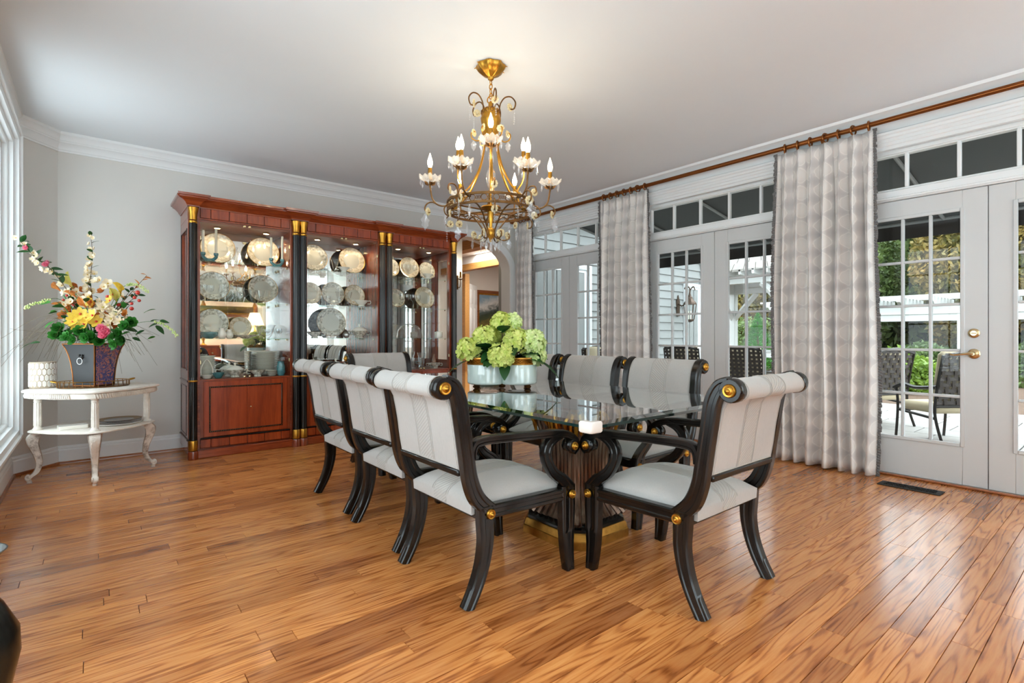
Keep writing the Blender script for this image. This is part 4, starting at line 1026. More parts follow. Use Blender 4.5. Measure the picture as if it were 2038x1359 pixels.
for i, (a, b) in enumerate(BAYS):
    wb(MB().box(a, b, BYK - .026, BYK - .018, .70, 2.148), 'mirror_back', MT['mirror'], smooth=0)
    wb(MB().box(a, b, BYK - .017, BYK, .69, 2.15), 'back_board', MT['mahogin'])
    wb(MB().box(a, b, FY + .02, BYK - .03, 2.128, 2.149), 'soffit', MT['mahogin'])
    wb(MB().box(a, b, FY + .02, BYK - .03, .6905, .703), 'cabinet_floor', MT['mahogin'])
    for z in (1.068, 1.421, 1.782):
        wb(MB().box(a + .002, b - .002, FY + .045, BYK - .028, z - .004, z + .004), 'glass_shelf', MT['shelfglass'], smooth=0)
        for xx in (a, b):
            for yy in (FY + .09, BYK - .07):
                s = 1 if xx == a else -1; wb(MB().box(xx, xx + s * .014, yy - .006, yy + .006, z - .016, z - .005, .002), 'shelf_pin', MT['brass'])
    c = (a + b) / 2
    for s, (x0, x1) in enumerate(((a + .002, c - .0015), (c + .0015, b - .002))):
        d = wb(MB().box(x0, x1, FY - .002, FY + .003, .702, 2.146), 'glass_door', MT['cabglass'], smooth=0)
        hx_ = c - .022 if s == 0 else c + .022
        MB().box(hx_ - .012, hx_ + .012, FY - .008, FY + .006, 2.120, 2.140, .003).build('clip', MT['brass'], d)
        MB().lathe([(.010, 0), (.006, -.010), (.011, -.022), (.004, -.028)][::-1], 12, (hx_, FY - .002, .716), 'y').build('knob', MT['brass'], d)
        xo = x0 if s == 0 else x1
        for z in (.86, 1.98): MB().box(xo - .008, xo + .008, FY - .006, FY + .006, z - .018, z + .018, .002).build('hinge', MT['brass'], d)
    # dark line framing the opening
    m = MB()
    for x0, x1, z0, z1 in ((a - .008, a, .69, 2.15), (b, b + .008, .69, 2.15), (a, b, 2.146, 2.156), (a, b, .692, .701)): m.box(x0, x1, FY - .006, FY + .004, z0, z1)
    wb(m, 'opening_bead', MT['mahogd'])
    # lower doors
    for s, (x0, x1) in enumerate(((a + .028, c - .001), (c + .001, b - .028))):
        d = wb(MB().box(x0, x1, FY - .008, FY + .012, .182, .684, .002), 'cupboard_door', MT['mahogd'])
        px0, px1, pz0, pz1 = (x0 + .055, x1 + .001, .235, .625) if s == 0 else (x0 - .001, x1 - .055, .235, .625)
        m = MB(); t = .013
        m.box(px0, px1, FY - .014, FY - .006, pz0 - t, pz0, .003); m.box(px0, px1, FY - .014, FY - .006, pz1, pz1 + t, .003)
        xv = px0 - t if s == 0 else px1; m.box(xv, xv + t, FY - .014, FY - .006, pz0 - t, pz1 + t, .003)
        m.build('ebonised_moulding', MT['black'], d)
        m = MB(); xs = [px0 + k * (px1 - px0) / 21 for k in range(22)]
        for xx in xs: m.ball((xx, FY - .014, pz0 - t / 2), .0042, 6, 4); m.ball((xx, FY - .014, pz1 + t / 2), .0042, 6, 4)
        for k in range(28): m.ball((xv + t / 2, FY - .014, pz0 + k * (pz1 - pz0) / 27), .0042, 6, 4)
        m.build('beading', MT['bronze'], d)
        if s: MB().lathe([(.007, 0), (.004, -.004), (.006, -.010), (.002, -.012)][::-1], 10, (x0 + .03, FY - .008, .43), 'y').build('keyhole', MT['brass'], d)
    wb(MB().box(a, a + .027, FY - .004, FY + .012, .180, .69), 'stile', MT['mahogv']); wb(MB().box(b - .027, b, FY - .004, FY + .012, .180, .69), 'stile', MT['mahogv'])
    # block courses in frieze and base
    n = 6; cuts = [0, .085] + [.085 + (b - a - .17) * k / 4 for k in (1, 2, 3, 4)] + [b - a]
    for z0, z1, yf in ((2.160, 2.246, FY - .010), (.088, .164, FY - .014)):
        for u0, u1 in zip(cuts, cuts[1:]): wb(MB().box(a + u0 + .0018, a + u1 - .0018, yf, FY + .012, z0, z1, .004), 'frieze_block', MT['mahogd'])
        wb(MB().box(a, b, FY - .004, FY + .010, z0 - .003, z1 + .003), 'block_ground', MT['black'])
    wb(MB().box(a, b, FY - .022, FY + .012, .168, .178, .004), 'base_moulding', MT['black'])
    for z, r_, e in ((2.118, .024, 3.2),):
        for xx in (a + .17, b - .17):
            p = wb(MB().lathe([(.033, z + .010), (.036, z + .004), (.030, z)][::-1], 16, (xx, 5.56, 0)), 'downlight', MT['brass'])
            MB().lathe([(.024, z - .0005), (.024, z + .002)], 16, (xx, 5.56, 0)).build('lens', MT['puck'], p)
            lamp('cabinet_downlight', 'SPOT', (xx, 5.56, z - .006), 1.8, (1, .82, .58), .02).data.spot_size = radians(150)
# plinth with round blocks under the columns
groups = [(COLX[0],), COLX[1:3], COLX[3:5], (COLX[5],)]
m = MB(); m.box(XL_ + .02, XR_ - .02, FY - .030, BYK, 0, .075, .006); wb(m, 'plinth', MT['mahog'])
for x in COLX:
    c = wb(MB().lathe([(.033, .17), (.0335, .40), (.033, .69), (.0335, .705), (.032, .72), (.031, 1.4), (.0295, 2.10)], 24, (x, FY - .026, 0)), 'column', MT['black'])
    m = MB()
    for k in range(12):
        a = 2 * pi * k / 12; m.tube([(x + .030 * cos(a), FY - .026 + .030 * sin(a), .73), (x + .0285 * cos(a), FY - .026 + .0285 * sin(a), 2.095)], .0042, 5)
    m.build('reeding', MT['black'], c)
    MB().lathe([(.040, 0), (.042, .010), (.042, .062), (.038, .075)], 24, (x, FY - .026, 0)).build('foot_block', MT['mahogv'], c)
    MB().lathe([(.034, .080), (.037, .086), (.037, .160), (.034, .168)], 24, (x, FY - .026, 0)).build('gilt_base', MT['gold'], c)
    MB().lathe([(.034, .690), (.037, .694), (.037, .701), (.034, .705)], 24, (x, FY - .026, 0)).build('gilt_ring', MT['gold'], c)
    m = MB(); m.lathe([(.031, 2.098), (.035, 2.104), (.035, 2.116), (.031, 2.120)], 24, (x, FY - .026, 0)); m.lathe([(.031, 2.128), (.031, 2.15), (.034, 2.19), (.042, 2.222), (.043, 2.236), (.040, 2.240)], 24, (x, FY - .026, 0)); m.build('capital', MT['gold'], c)
# cornice: straight runs with breaks forward over the columns
CP = [(.012, 2.246), (-.006, 2.246), (-.008, 2.256), (-.014, 2.262), (-.024, 2.282), (-.046, 2.304), (-.066, 2.314), (-.068, 2.322), (-.080, 2.326), (-.082, 2.346), (.012, 2.346)]
def corn(x0, x1, dy, ends):
    m = MB(); m.loops([[(x0 - (e0 if ends[0] else 0), FY + d - dy, z) for d, z, e0 in [(d, z, max(0, -d)) for d, z in CP]], [(x1 + (max(0, -d) if ends[1] else 0), FY + d - dy, z) for d, z in CP]]); return m
for (a, b) in BAYS: wb(corn(a - .01, b + .01, 0, (0, 0)), 'cornice', MT['mahog'], smooth=25)
for g in groups:
    a, b = g[0] - .042, g[-1] + .042; wb(corn(a, b, .040, (1, 1)), 'cornice_break', MT['mahog'], smooth=25)
    m = MB(); m.box(a + .002, b - .002, FY - .038, FY + .01, 2.24, 2.25); wb(m, 'entablature_block', MT['black'])
    wb(MB().box(a + .006, b - .006, FY - .004, FY + .012, .17, 2.246), 'column_ground', MT['mahogv'])
for s, x in ((-1, XL_), (1, XR_)):
    m = MB(); m.loops([[(x - s * -(-d) if False else x + s * max(0, -d), y, z) for d, z in CP[1:-1]] + [(x - s * .02, y, 2.346), (x - s * .02, y, 2.246)] for y in (FY - .04, BYK)]); wb(m, 'cornice_return', MT['mahog'], smooth=25)
    lo, hi = sorted((x, x - s * .02))
    wb(MB().box(lo, hi, FY, BYK, 2.15, 2.246), 'side_frieze', MT['mahog']); wb(MB().box(lo, hi, FY, BYK, .07, .69), 'side_panel', MT['mahogv'])
    wb(MB().box(*sorted((x + s * .006, x - s * .02)), FY, BYK, .685, .70, .003), 'side_moulding', MT['black'])
    wb(MB().box(*sorted((x + s * .010, x - s * .02)), FY - .01, BYK, .165, .18, .003), 'side_moulding', MT['black'])
wb(MB().box(XL_ - .03, XR_ + .03, FY - .05, BYK, 2.3465, 2.352), 'top_board', MT['mahog'])

# ------------------------------------------------------------------ what stands in the cabinet
def XP(px, Y):
    u = (px - 1019.) / 1025; a = (sin(th) + cos(th) * u) / (cos(th) - sin(th) * u); return a * Y
LV = {0: .7035, 1: 1.0725, 2: 1.4255, 3: 1.7865}
BN = ['console-side bay', 'middle bay', 'arch-side bay']
LN = ['deck', 'lower shelf', 'middle shelf', 'top shelf']
def where(bay, lv): return "%s of the cabinet's %s" % (LN[lv], BN[bay])
ITEMS = []
def reg(objs, lv, x, y, rx, ry): ITEMS.append([objs, lv, x, y, rx, ry])
def bayof(x): return 0 if x < 1.6 else (1 if x < 2.53 else 2)
PLT = {}
def plate_me(key, m):
    if key not in PLT:
        PLT[key] = MB().lathe([(.30, .010), (.58, .012), (.64, .020), (.98, .075), (1.0, .085), (.985, .092), (.66, .036), (.58, .026), (.001, .024)], 40).mesh('plate', [m], 60)
    return PLT[key]
def plate_stand(px, lv, r, m, desc, y=5.70):
    x = XP(px, y); o = thing('display_plate', (x, y, LV[lv]), '%s standing on the %s' % (desc, where(bayof(x), lv)), 'plate', 'display plates in the china cabinet')
    me = MB().lathe([(.30 * r, .002), (.60 * r, .004), (.66 * r, .009), (.97 * r, .020), (r, .026), (.985 * r, .029), (.66 * r, .016), (.60 * r, .010), (.001, .009)], 40).mesh('plate_body', m[0], 60)
    pb = link('plate_body', me, o, (0, .0, r * .985 + .014), (radians(90 - 12), 0, 0))
    ce = MB().lathe([(.60 * r, .0106), (.001, .0106)][::-1], 32).mesh('well', m[1], 60); link('well', ce, pb)
    rim = MB().tube([(r * cos(2 * pi * k / 40), r * sin(2 * pi * k / 40), .0275) for k in range(40)], .0022, 5, closed=True).mesh('rim_line', m[2], 60); link('rim_line', rim, pb)
    s = MB(); s.tube([(-r * .4, -.05, .003), (-r * .4, .06, .003), (-r * .4, .06 + r * .15, r * .9)], .0022, 5); s.tube([(r * .4, -.05, .003), (r * .4, .06, .003), (r * .4, .06 + r * .15, r * .9)], .0022, 5); s.tube([(-r * .4, -.05, .003), (-r * .4, -.055, .03)], .0022, 5); s.tube([(r * .4, -.05, .003), (r * .4, -.055, .03)], .0022, 5); s.tube([(-r * .4, .06, .003), (r * .4, .06, .003)], .0022, 5)
    s.build('easel', MT['brass'], o); reg([o], lv, x, y, r + .003, .075 + .12 * r); return o
P1 = (MT['porcgold'], MT['porc'], MT['gold']); P2 = (MT['porcgrey'], MT['porc'], MT['gold'])
for px, lv, r, m_, d in [(437, 3, .150, P1, 'gold-sprigged dinner plate'), (521, 3, .150, P1, 'cream plate with printed border'),
    (424, 2, .140, P2, 'grey-sprigged charger plate'), (528, 2, .140, P2, 'plate with a green-grey rim'),
    (417, 1, .138, P2, 'oval-welled grey printed plate'), (487, 1, .10, P1, 'small cream printed plate'),
    (624, 3, .145, P2, 'grey-bordered plate'), (706, 3, .150, P1, 'gold-bordered plate'), (628, 2, .118, P1, 'printed plate'), (663, 2, .125, P2, 'grey printed plate'), (717, 2, .118, P1, 'gold-rimmed plate'),
    (658, 1, .160, P2, 'large printed platter'), (790, 3, .112, P2, 'printed plate by the partition'), (841, 3, .130, P1, 'pink-white bordered plate'), (787, 2, .11, P2, 'grey plate by the partition'), (843, 2, .135, P1, 'white plate with printed rim'), (884, 3, .110, P2, 'grey plate by the end column')]:
    plate_stand(px, lv, r, m_, d)
GOB = MB().lathe([(.030, 0), (.032, .003), (.008, .008), (.005, .02), (.005, .075), (.012, .085), (.028, .105), (.034, .135), (.032, .165), (.0305, .165), (.0325, .135), (.026, .107), (.001, .092)], 20).mesh('goblet', MT['goblet'], 60)
TUM = MB().lathe([(.026, 0), (.028, .004), (.036, .12), (.0345, .12), (.0265, .008), (.001, .006)], 20).mesh('tumbler', MT['goblet'], 60)
VAS = MB().lathe([(.032, 0), (.034, .006), (.022, .03), (.026, .06), (.040, .12), (.052, .17), (.050, .17), (.038, .12), (.022, .06), (.001, .03)], 12).mesh('vase', MT['goblet'], 20)
JUG = MB().lathe([(.040, 0), (.044, .01), (.052, .06), (.046, .11), (.036, .14), (.042, .17), (.040, .17), (.034, .14), (.042, .1), (.001, .012)], 20).mesh('jug', MT['goblet'], 60)
HAND = MB().tube(bez([(.040, 0, .150), (.075, 0, .145), (.085, 0, .10), (.050, 0, .05)], 4), .005, 6).mesh('handle', MT['goblet'], 60)
def put(name, me, px, lv, desc, cat, y, sc=1, group=None, rz=0, kid=None):
    x = XP(px, y); o = link(name, me, None, (x, y, LV[lv]), (0, 0, rz), sc); tag(o, '%s on the %s' % (desc, where(bayof(x), lv)), cat, group)
    if kid: link('handle', kid, o)
    k_ = sc * max(abs(v.co.x) for v in me.vertices); reg([o], lv, x, y, k_ + (.03 if kid else .003), k_ + .003); return o
def glasses(px0, px1, n, lv, me, name, desc, y, sc=1):
    for k in range(n):
        px = px0 + (px1 - px0) * k / max(1, n - 1)
        put(name, me, px, lv, desc + ', one of a row', 'glass', y + (.02 if k % 2 else 0), sc, 'glassware rows in the china cabinet')
put('crystal_vase', VAS, 471, 3, 'flared cut crystal vase', 'vase', 5.60, 1.0); put('crystal_vase', VAS, 487, 3, 'smaller flared crystal vase', 'vase', 5.66, .9)
put('water_jug', JUG, 478, 2, 'clear glass water jug', 'jug', 5.58, 1.0, kid=HAND); put('water_jug', JUG, 502, 2, 'smaller clear glass jug', 'jug', 5.56, .85, kid=HAND)
glasses(404, 420, 2, 2, GOB, 'goblet', 'clear stemmed goblet', 5.50, .9)
glasses(549, 571, 4, 2, VAS, 'crystal_flute', 'tall clear flute', 5.62, .75)
put('crystal_bowl', MB().lathe([(.05, 0), (.055, .01), (.08, .05), (.105, .13), (.125, .165), (.120, .165), (.10, .13), (.07, .05), (.001, .02)], 16).mesh('crystal_bowl', MT['goblet'], 20), 531, 1, 'big flared cut crystal bowl', 'bowl', 5.58, .8)
put('teal_bowl', MB().lathe([(.035, 0), (.04, .006), (.07, .02), (.088, .055), (.08, .075), (.076, .073), (.082, .055), (.001, .016)], 24).mesh('teal_bowl', MT['teal'], 60), 414, 1, 'lobed teal glazed bowl', 'bowl', 5.48, .85)
WP = MB().lathe([(.024, 0), (.036, .02), (.040, .045), (.028, .07), (.022, .085), (.028, .10), (.025, .10), (.001, .05)], 18).mesh('white_jug', MT['porc'], 60)
put('cream_jug', WP, 441, 1, 'small white bulbous cream jug', 'jug', 5.48); put('sugar_bowl', WP, 449, 1, 'white sugar pot beside the cream jug', 'pot', 5.52, .9)
put('shell_dish', MB().lathe([(.03, 0), (.05, .012), (.10, .03), (.105, .036), (.098, .036), (.001, .014)], 20, sy=.7).mesh('shell_dish', MT['porcgrey'], 60), 473, 1, 'shallow printed serving dish', 'dish', 5.50)
glasses(553, 572, 3, 1, GOB, 'cordial_glass', 'short cordial glass', 5.56, .6)
# candle holders
def candle_holder(px, desc, y=5.47):
    x = XP(px, y); o = thing('candle_holder', (x, y, LV[3]), desc + ' on the cabinet top shelf', 'candle holder')
    m = MB(); m.lathe([(.05, 0), (.055, .006), (.03, .014), (.014, .02), (.001, .022)], 20, sy=.7)
    for s in (-1, 1): m.tube(bez([(0, 0, .016), (s * .03, 0, .022), (s * .052, 0, .045), (s * .052, 0, .06)], 5), [.014] * 15 + [.016], 8); m.lathe([(.012, .055), (.020, .062), (.020, .082), (.012, .082)], 12, (s * .052, 0, 0))
    m.build('holder_body', MT['teal'], o)
    for s, h in ((-1, .21), (1, .235)):
        c = MB().lathe([(.0115, .074), (.011, .074 + h), (.004, .078 + h)], 12, (s * .052, 0, 0)).build('candle', MT['wax'], o)
        MB().tube([(s * .052, 0, .076 + h), (s * .052, 0, .088 + h)], .0012, 4).build('wick', MT['gap'], c)
    reg([o], 3, x, y, .078, .045)
candle_holder(408, 'teal candle holder with two ivory candles by the end column'); candle_holder(564, 'teal candle holder with two ivory candles by the paired columns')
# deck: plate stacks, tureens
SP = MB().lathe([(.55, 0), (.6, 0), (.64, .012), (1.0, .055), (1.0, .062), (.64, .024), (.6, .014), (.001, .013)], 32).mesh('stacked_plate', MT['porc'], 60)
SPG = MB().lathe([(.55, 0), (.6, 0), (.64, .012), (1.0, .055), (1.0, .062), (.64, .024), (.6, .014), (.001, .013)], 32).mesh('stacked_plate', MT['porcgrey'], 60)
def stack(px, y, r, n, step, desc, me=SP):
    x = XP(px, y); lab = '%s in the stack on the %s' % (desc, where(bayof(x), 0))
    L_ = []
    for k in range(n): L_.append(tag(link('stacked_plate', me, None, (x, y, LV[0] + k * step), None, (r, r, .30)), lab, 'plate', desc + ' stack'))
    reg(L_, 0, x, y, r + .003, r + .003)
stack(405, 5.56, .072, 16, .0125, 'small white side plate'); stack(537, 5.62, .132, 17, .0135, 'wide white dinner plate'); stack(553, 5.45, .055, 4, .012, 'little saucer', SPG)
def tureen(px, y, lv, s, desc, m_='porcgrey', lid=True):
    x = XP(px, y); o = thing('tureen', (x, y, LV[lv]), '%s on the %s' % (desc, where(bayof(x), lv)), 'dish')
    MB().lathe([(.05 * s, 0), (.055 * s, .006), (.045 * s, .016), (.10 * s, .05 * s + .016), (.115 * s, .085 * s + .01), (.108 * s, .085 * s + .01), (.001, .03)], 28, sy=.66).build('bowl', MT[m_], o, 60)
    for e in (-1, 1): MB().tube(bez([(e * .108 * s, 0, .085 * s), (e * .150 * s, 0, .095 * s), (e * .150 * s, 0, .05 * s), (e * .10 * s, 0, .045 * s)], 4), .007 * s, 6).build('handle', MT[m_], o)
    if lid:
        l = MB().lathe([(.113 * s, .086 * s + .010), (.10 * s, .10 * s + .01), (.06 * s, .125 * s + .012), (.012 * s, .137 * s + .012), (.012 * s, .15 * s + .012), (.018 * s, .16 * s + .014), (.004 * s, .172 * s + .015)], 28, sy=.66).build('lid', MT['porc'], o, 60)
    reg([o], lv, x, y, .152 * s, .08 * s); return o
tureen(476, 5.50, 0, .72, 'printed lidded tureen with loop handles'); tureen(456, 5.64, 0, .74, 'cream lidded tureen behind the printed one', 'porc')
tureen(511, 5.44, 0, .62, 'flower-printed sauce boat', 'porcgrey', False)
put('teal_cup', MB().lathe([(.028, 0), (.032, .006), (.055, .04), (.062, .062), (.058, .062), (.05, .04), (.001, .012)], 24).mesh('teal_cup', MT['teal'], 60), 434, 0, 'turquoise beaded bowl', 'bowl', 5.44, .85)
put('teal_cup', MB().lathe([(.03, 0), (.04, .03), (.04, .09), (.03, .12), (.034, .14), (.030, .14), (.001, .03)], 20).mesh('teal_jar', MT['teal'], 60), 570, 0, 'dark teal jar', 'jar', 5.46)
bk_ = thing('porcelain_basket', (XP(418, 5.47), 5.47, LV[0]), 'white porcelain basket with a tall arched handle on the ' + where(0, 0), 'basket')
MB().lathe([(.03, 0), (.034, .004), (.05, .035), (.046, .035), (.001, .008)], 24).build('bowl', MT['porc'], bk_, 60); MB().tube(bez([(-.046, 0, .032), (-.045, 0, .10), (0, 0, .175), (.045, 0, .10), (.046, 0, .032)], 5), .006, 8).build('handle', MT['porc'], bk_); reg([bk_], 0, bk_.location.x, bk_.location.y, .054, .054)
# middle bay
put('crystal_vase', VAS, 652, 3, 'pair-mate flared crystal vase', 'vase', 5.58, .95); put('crystal_vase', VAS, 664, 3, 'flared crystal vase beside its mate', 'vase', 5.55, .85)
tureen(683, 5.50, 3, .55, 'small stacked cup dish', 'porc', False)
glasses(690, 702, 2, 2, VAS, 'crystal_flute', 'tall clear flute', 5.50, .9); tureen(723, 5.52, 2, .7, 'cream oval serving dish', 'porc', False)
put('silver_ball', MB().ball((0, 0, .045), .045, 16, 10).mesh('silver_ball', MT['steel'], 180), 690, 1, 'small round silver pot', 'pot', 5.48, .8)
tureen(725, 5.52, 1, .85, 'covered printed compote with a tall finial', 'porcgrey'); tureen(622, 5.50, 1, .7, 'low printed dish', 'porcgrey', False)
glasses(640, 652, 2, 2, TUM, 'tumbler', 'clear tumbler', 5.50, .8)
for px, d in ((632, 'small dark-framed photograph stand by the partition'), (690, 'small mahogany-framed photograph stand')):
    x = XP(px, 5.60); o = thing('photo_frame', (x, 5.60, LV[0]), '%s on the %s' % (d, where(1, 0)), 'picture frame')
    M_ = Matrix.Rotation(radians(-12), 4, 'X')
    m = MB(); [m.box(a, b, 0, .012, c, d_, .002, M=M_) for a, b, c, d_ in ((-.075, .075, 0, .014), (-.075, .075, .096, .11), (-.075, -.061, .014, .096), (.061, .075, .014, .096))]; m.build('frame_border', MT['mahogv'], o)
    MB().box(-.061, .061, .004, .008, .014, .096, M=M_).build('photograph', MT['porcgrey'], o); o.location.z += .004; reg([o], 0, x, 5.60, .078, .03)
tureen(668, 5.50, 0, .8, 'pale green covered dish', 'celadon')
# bay by the arch
glasses(806, 822, 3, 3, GOB, 'goblet', 'clear stemmed goblet', 5.55, 1.0); glasses(806, 826, 4, 2, GOB, 'goblet', 'clear stemmed goblet', 5.52, 1.0)
tureen(851, 5.48, 3, .6, 'small white cup-shaped dish', 'porc', False); 
put('cake_dome', MB().lathe([(.15, 0), (.155, .005), (.152, .03), (.14, .09), (.105, .14), (.05, .165), (.012, .17), (.012, .19), (.001, .195)], 28).mesh('cake_dome', MT['bobeche'], 60), 815, 1, 'frosted glass cake dome', 'dome', 5.60)
put('white_canister', MB().lathe([(.045, 0), (.048, .004), (.048, .07), (.044, .075), (.03, .08), (.001, .082)], 24).mesh('white_canister', MT['porc'], 60), 873, 1, 'white lidded canister', 'canister', 5.50)
put('water_jug', JUG, 793, 0, 'twist-cut glass jug', 'jug', 5.52, 1.1, kid=HAND); glasses(814, 836, 3, 0, TUM, 'tumbler', 'tall clear tumbler', 5.50, 1.1)
put('crystal_vase', VAS, 848, 0, 'cut crystal vase', 'vase', 5.56, 1.1)
tureen(868, 5.46, 0, .62, 'printed cup with a handle', 'porcgrey', False); tureen(889, 5.47, 0, .62, 'printed cup by the end column', 'porcgrey', False)
put('brown_bottle', MB().lathe([(.022, 0), (.024, .005), (.024, .07), (.012, .10), (.009, .13), (.011, .14), (.001, .142)], 16).mesh('brown_bottle', mat('brown_bottle_glass', (140, 92, 60), .15, coat=.5), 60), 884, 0, 'small brown bottle', 'bottle', 5.62, 1.2)

# settle the pieces so that none cuts into another or into the cabinet
for it in ITEMS: it.append(bayof(it[2]))
for _ in range(240):
    moved = False
    for i, A in enumerate(ITEMS):
        for B in ITEMS[i + 1:]:
            if A[1] != B[1] or A[6] != B[6]: continue
            ox = A[4] + B[4] - abs(A[2] - B[2]); oy = A[5] + B[5] - abs(A[3] - B[3])
            if ox > .0005 and oy > .0005:
                moved = True; k = 2 if ox < oy * 1.3 else 3; o_ = (ox if k == 2 else oy) * .27 + .0004; s_ = 1 if A[k] >= B[k] else -1
                A[k] += s_ * o_; B[k] -= s_ * o_
        a, b = BAYS[A[6]]; A[2] = min(max(A[2], a + A[4] + .015), b - A[4] - .015); A[3] = min(max(A[3], FY + .050 + A[5]), BYK - .032 - A[5])
    if not moved: break
for objs, lv, x, y, rx, ry, b_ in ITEMS:
    for o in objs: o.location.x, o.location.y = x, y
# ------------------------------------------------------------------ console table in the corner
KX, KY = .012, 5.253
ks = thing('console_table', (KX, KY, 0), 'distressed white two-tier console table with carved cabriole legs', 'table')
def turtle(s, z, n=96): return [(s * (.385 + .030 * cos(4 * 2 * pi * i / n) + .010 * cos(8 * 2 * pi * i / n)) * cos(2 * pi * i / n), s * (.385 + .030 * cos(4 * 2 * pi * i / n) + .010 * cos(8 * 2 * pi * i / n)) * sin(2 * pi * i / n), z) for i in range(n)]
MB().loops([turtle(.97, .676), turtle(1.0, .681), turtle(1.0, .690), turtle(.985, .696), turtle(.96, .700)]).build('top', MT['distress'], ks, 40)
MB().loops([turtle(.93, .634), turtle(.945, .640), turtle(.945, .672), turtle(.93, .6755)]).build('apron', MT['distress'], ks, 40)
ring = turtle(.955, .655, 160)
for seg_ in range(4):
    m = MB()
    for i in range(seg_ * 40, seg_ * 40 + 30):
        p = ring[i]; a = atan2(p[1], p[0]); m.tube([(p[0] - .004 * sin(a), p[1] + .004 * cos(a), .638), (p[0] * 1.008, p[1] * 1.008, .655), (p[0] + .004 * sin(a), p[1] - .004 * cos(a), .672)], [.0035, .0062, .0035], 5)
    m.build('carved_gadroons', MT['distress'], ks)
MB().loops([turtle(.88, .376), turtle(.92, .380), turtle(.92, .388), turtle(.90, .392)]).build('shelf', MT['distress'], ks, 40)
for k in range(4):
    R_ = Matrix.Rotation(k * pi / 2, 4, 'Z')
    path = bez([(.325, .372), (.352, .335), (.352, .28), (.330, .20), (.322, .13), (.340, .075), (.372, .048), (.384, .03), (.378, .012), (.376, 0)], 4)
    wd = bez([(.045,), (.042,), (.034,), (.026,), (.021,), (.020,), (.020,), (.018,), (.014,), (.016,)], 4)
    m = MB(); m.loops([[(x - u * .7, -u, z), (x + u * .9, -u * .75, z), (x + u * 1.15, 0, z), (x + u * .9, u * .75, z), (x - u * .7, u, z)] for (x, z), (u,) in zip(path, wd)], M=R_)
    lg = m.build('cabriole_leg', MT['distress'], ks, 50)
    m = MB()   # scroll and acanthus carving on knee and foot
    for s in (-1, 1):
        m.tube([(x_, s * .030, z_) for x_, z_ in spiral((.345, .345), .024, .006, -1.2, 5.2, 16)], .006, 5, M=R_)
        m.tube(bez([(.385, s * .004, .335), (.388, s * .020, .30), (.372, s * .012, .255)], 4), [.007] * 4 + [.005] * 4 + [.002], 5, M=R_)
        m.tube([(x_, s * .016, z_) for x_, z_ in spiral((.386, .048), .020, .005, -2.0, 3.6, 14)], .0055, 5, M=R_)
    m.ball((.392, 0, .325), .010, 8, 6, M=R_); m.build('carving', MT['distress'], lg)
    c = (.335 * cos(k * pi / 2), .335 * sin(k * pi / 2), 0)
    m = MB(); m.lathe([(.030, .392), (.030, .402), (.024, .408), (.022, .42), (.020, .60), (.024, .612), (.020, .62), (.026, .628), (.026, .636)], 20, c)
    for j in range(10):
        a = 2 * pi * j / 10; m.tube([(c[0] + .021 * cos(a), c[1] + .021 * sin(a), .424), (c[0] + .0195 * cos(a), c[1] + .0195 * sin(a), .598)], .0038, 5)
    m.build('fluted_post', MT['distress'], ks)
# lower shelf: white box, plates
tag(MB().box(-.085, .085, -.06, .06, 0, .026, .003).build('white_box', MT['porc'], None, 30, (-.12, 5.18, .3925), (0, 0, .15)), 'flat white box on the lower shelf of the console', 'box')
PLD = MB().lathe([(.60, 0), (.66, .01), (1.0, .055), (1.0, .075), (.66, .04), (.001, .034)], 40)
tag(link('serving_plate', PLD.mesh('serving_plate', MT['porc'], 60), None, (.16, 5.22, .3925), None, (.155, .155, .16)), 'white serving plate under two black plates on the console shelf', 'plate')
blk = mat('black_plate_glaze', (28, 27, 28), .2, coat=.5); BP = PLD.mesh('black_plate', blk, 60)
for k, z in ((0, .408), (1, .4205)):
    o = tag(link('black_plate', BP, None, (.165, 5.22, z), None, (.15, .15, .16)), ['black plate sandwiched between a white plate and a gilt-edged one', 'topmost black plate with a gilt rim on the console shelf'][k], 'plate')
    if k: MB().lathe([(.66, .0415), (.99, .0755), (1.0, .079), (.66, .045)], 40, cap=False).build('gilt_band', mat('worn_gilt_band', (150, 118, 66), .4, .6, var=.6, vscale=20), o, 60)
# hexagon patterned vase
hv = thing('ceramic_vase', (-.298, 5.335, .7005), 'white cylindrical vase with raised honeycomb pattern on the console', 'vase')
MB().lathe([(.074, 0), (.079, .004), (.080, .19), (.078, .200), (.072, .200), (.072, .02), (.001, .02)], 40).build('body', mat('tan_ground', (186, 170, 150), .6, var=.15), hv, 60)
nc = 18; PEARL = mat('pearl_cell', (226, 220, 210), .45, var=.12, vscale=30)
for i in range(nc):
    for j in range(4):
        a = 2 * pi * (i + .5 * (j % 2)) / nc; zc = .034 + j * .045; w_ = .0122; h_ = .026
        P6 = [(0, h_), (w_, h_ * .55), (w_, -h_ * .55), (0, -h_), (-w_, -h_ * .55), (-w_, h_ * .55)]
        def PP(u, v, r_): return (r_ * cos(a + u / .08), r_ * sin(a + u / .08), min(max(zc + v, .003), .197))
        MB().loops([[PP(u * .94, v * .95, .0795) for u, v in P6], [PP(u * .80, v * .84, .0835) for u, v in P6]]).build('cell', PEARL, hv, 30)
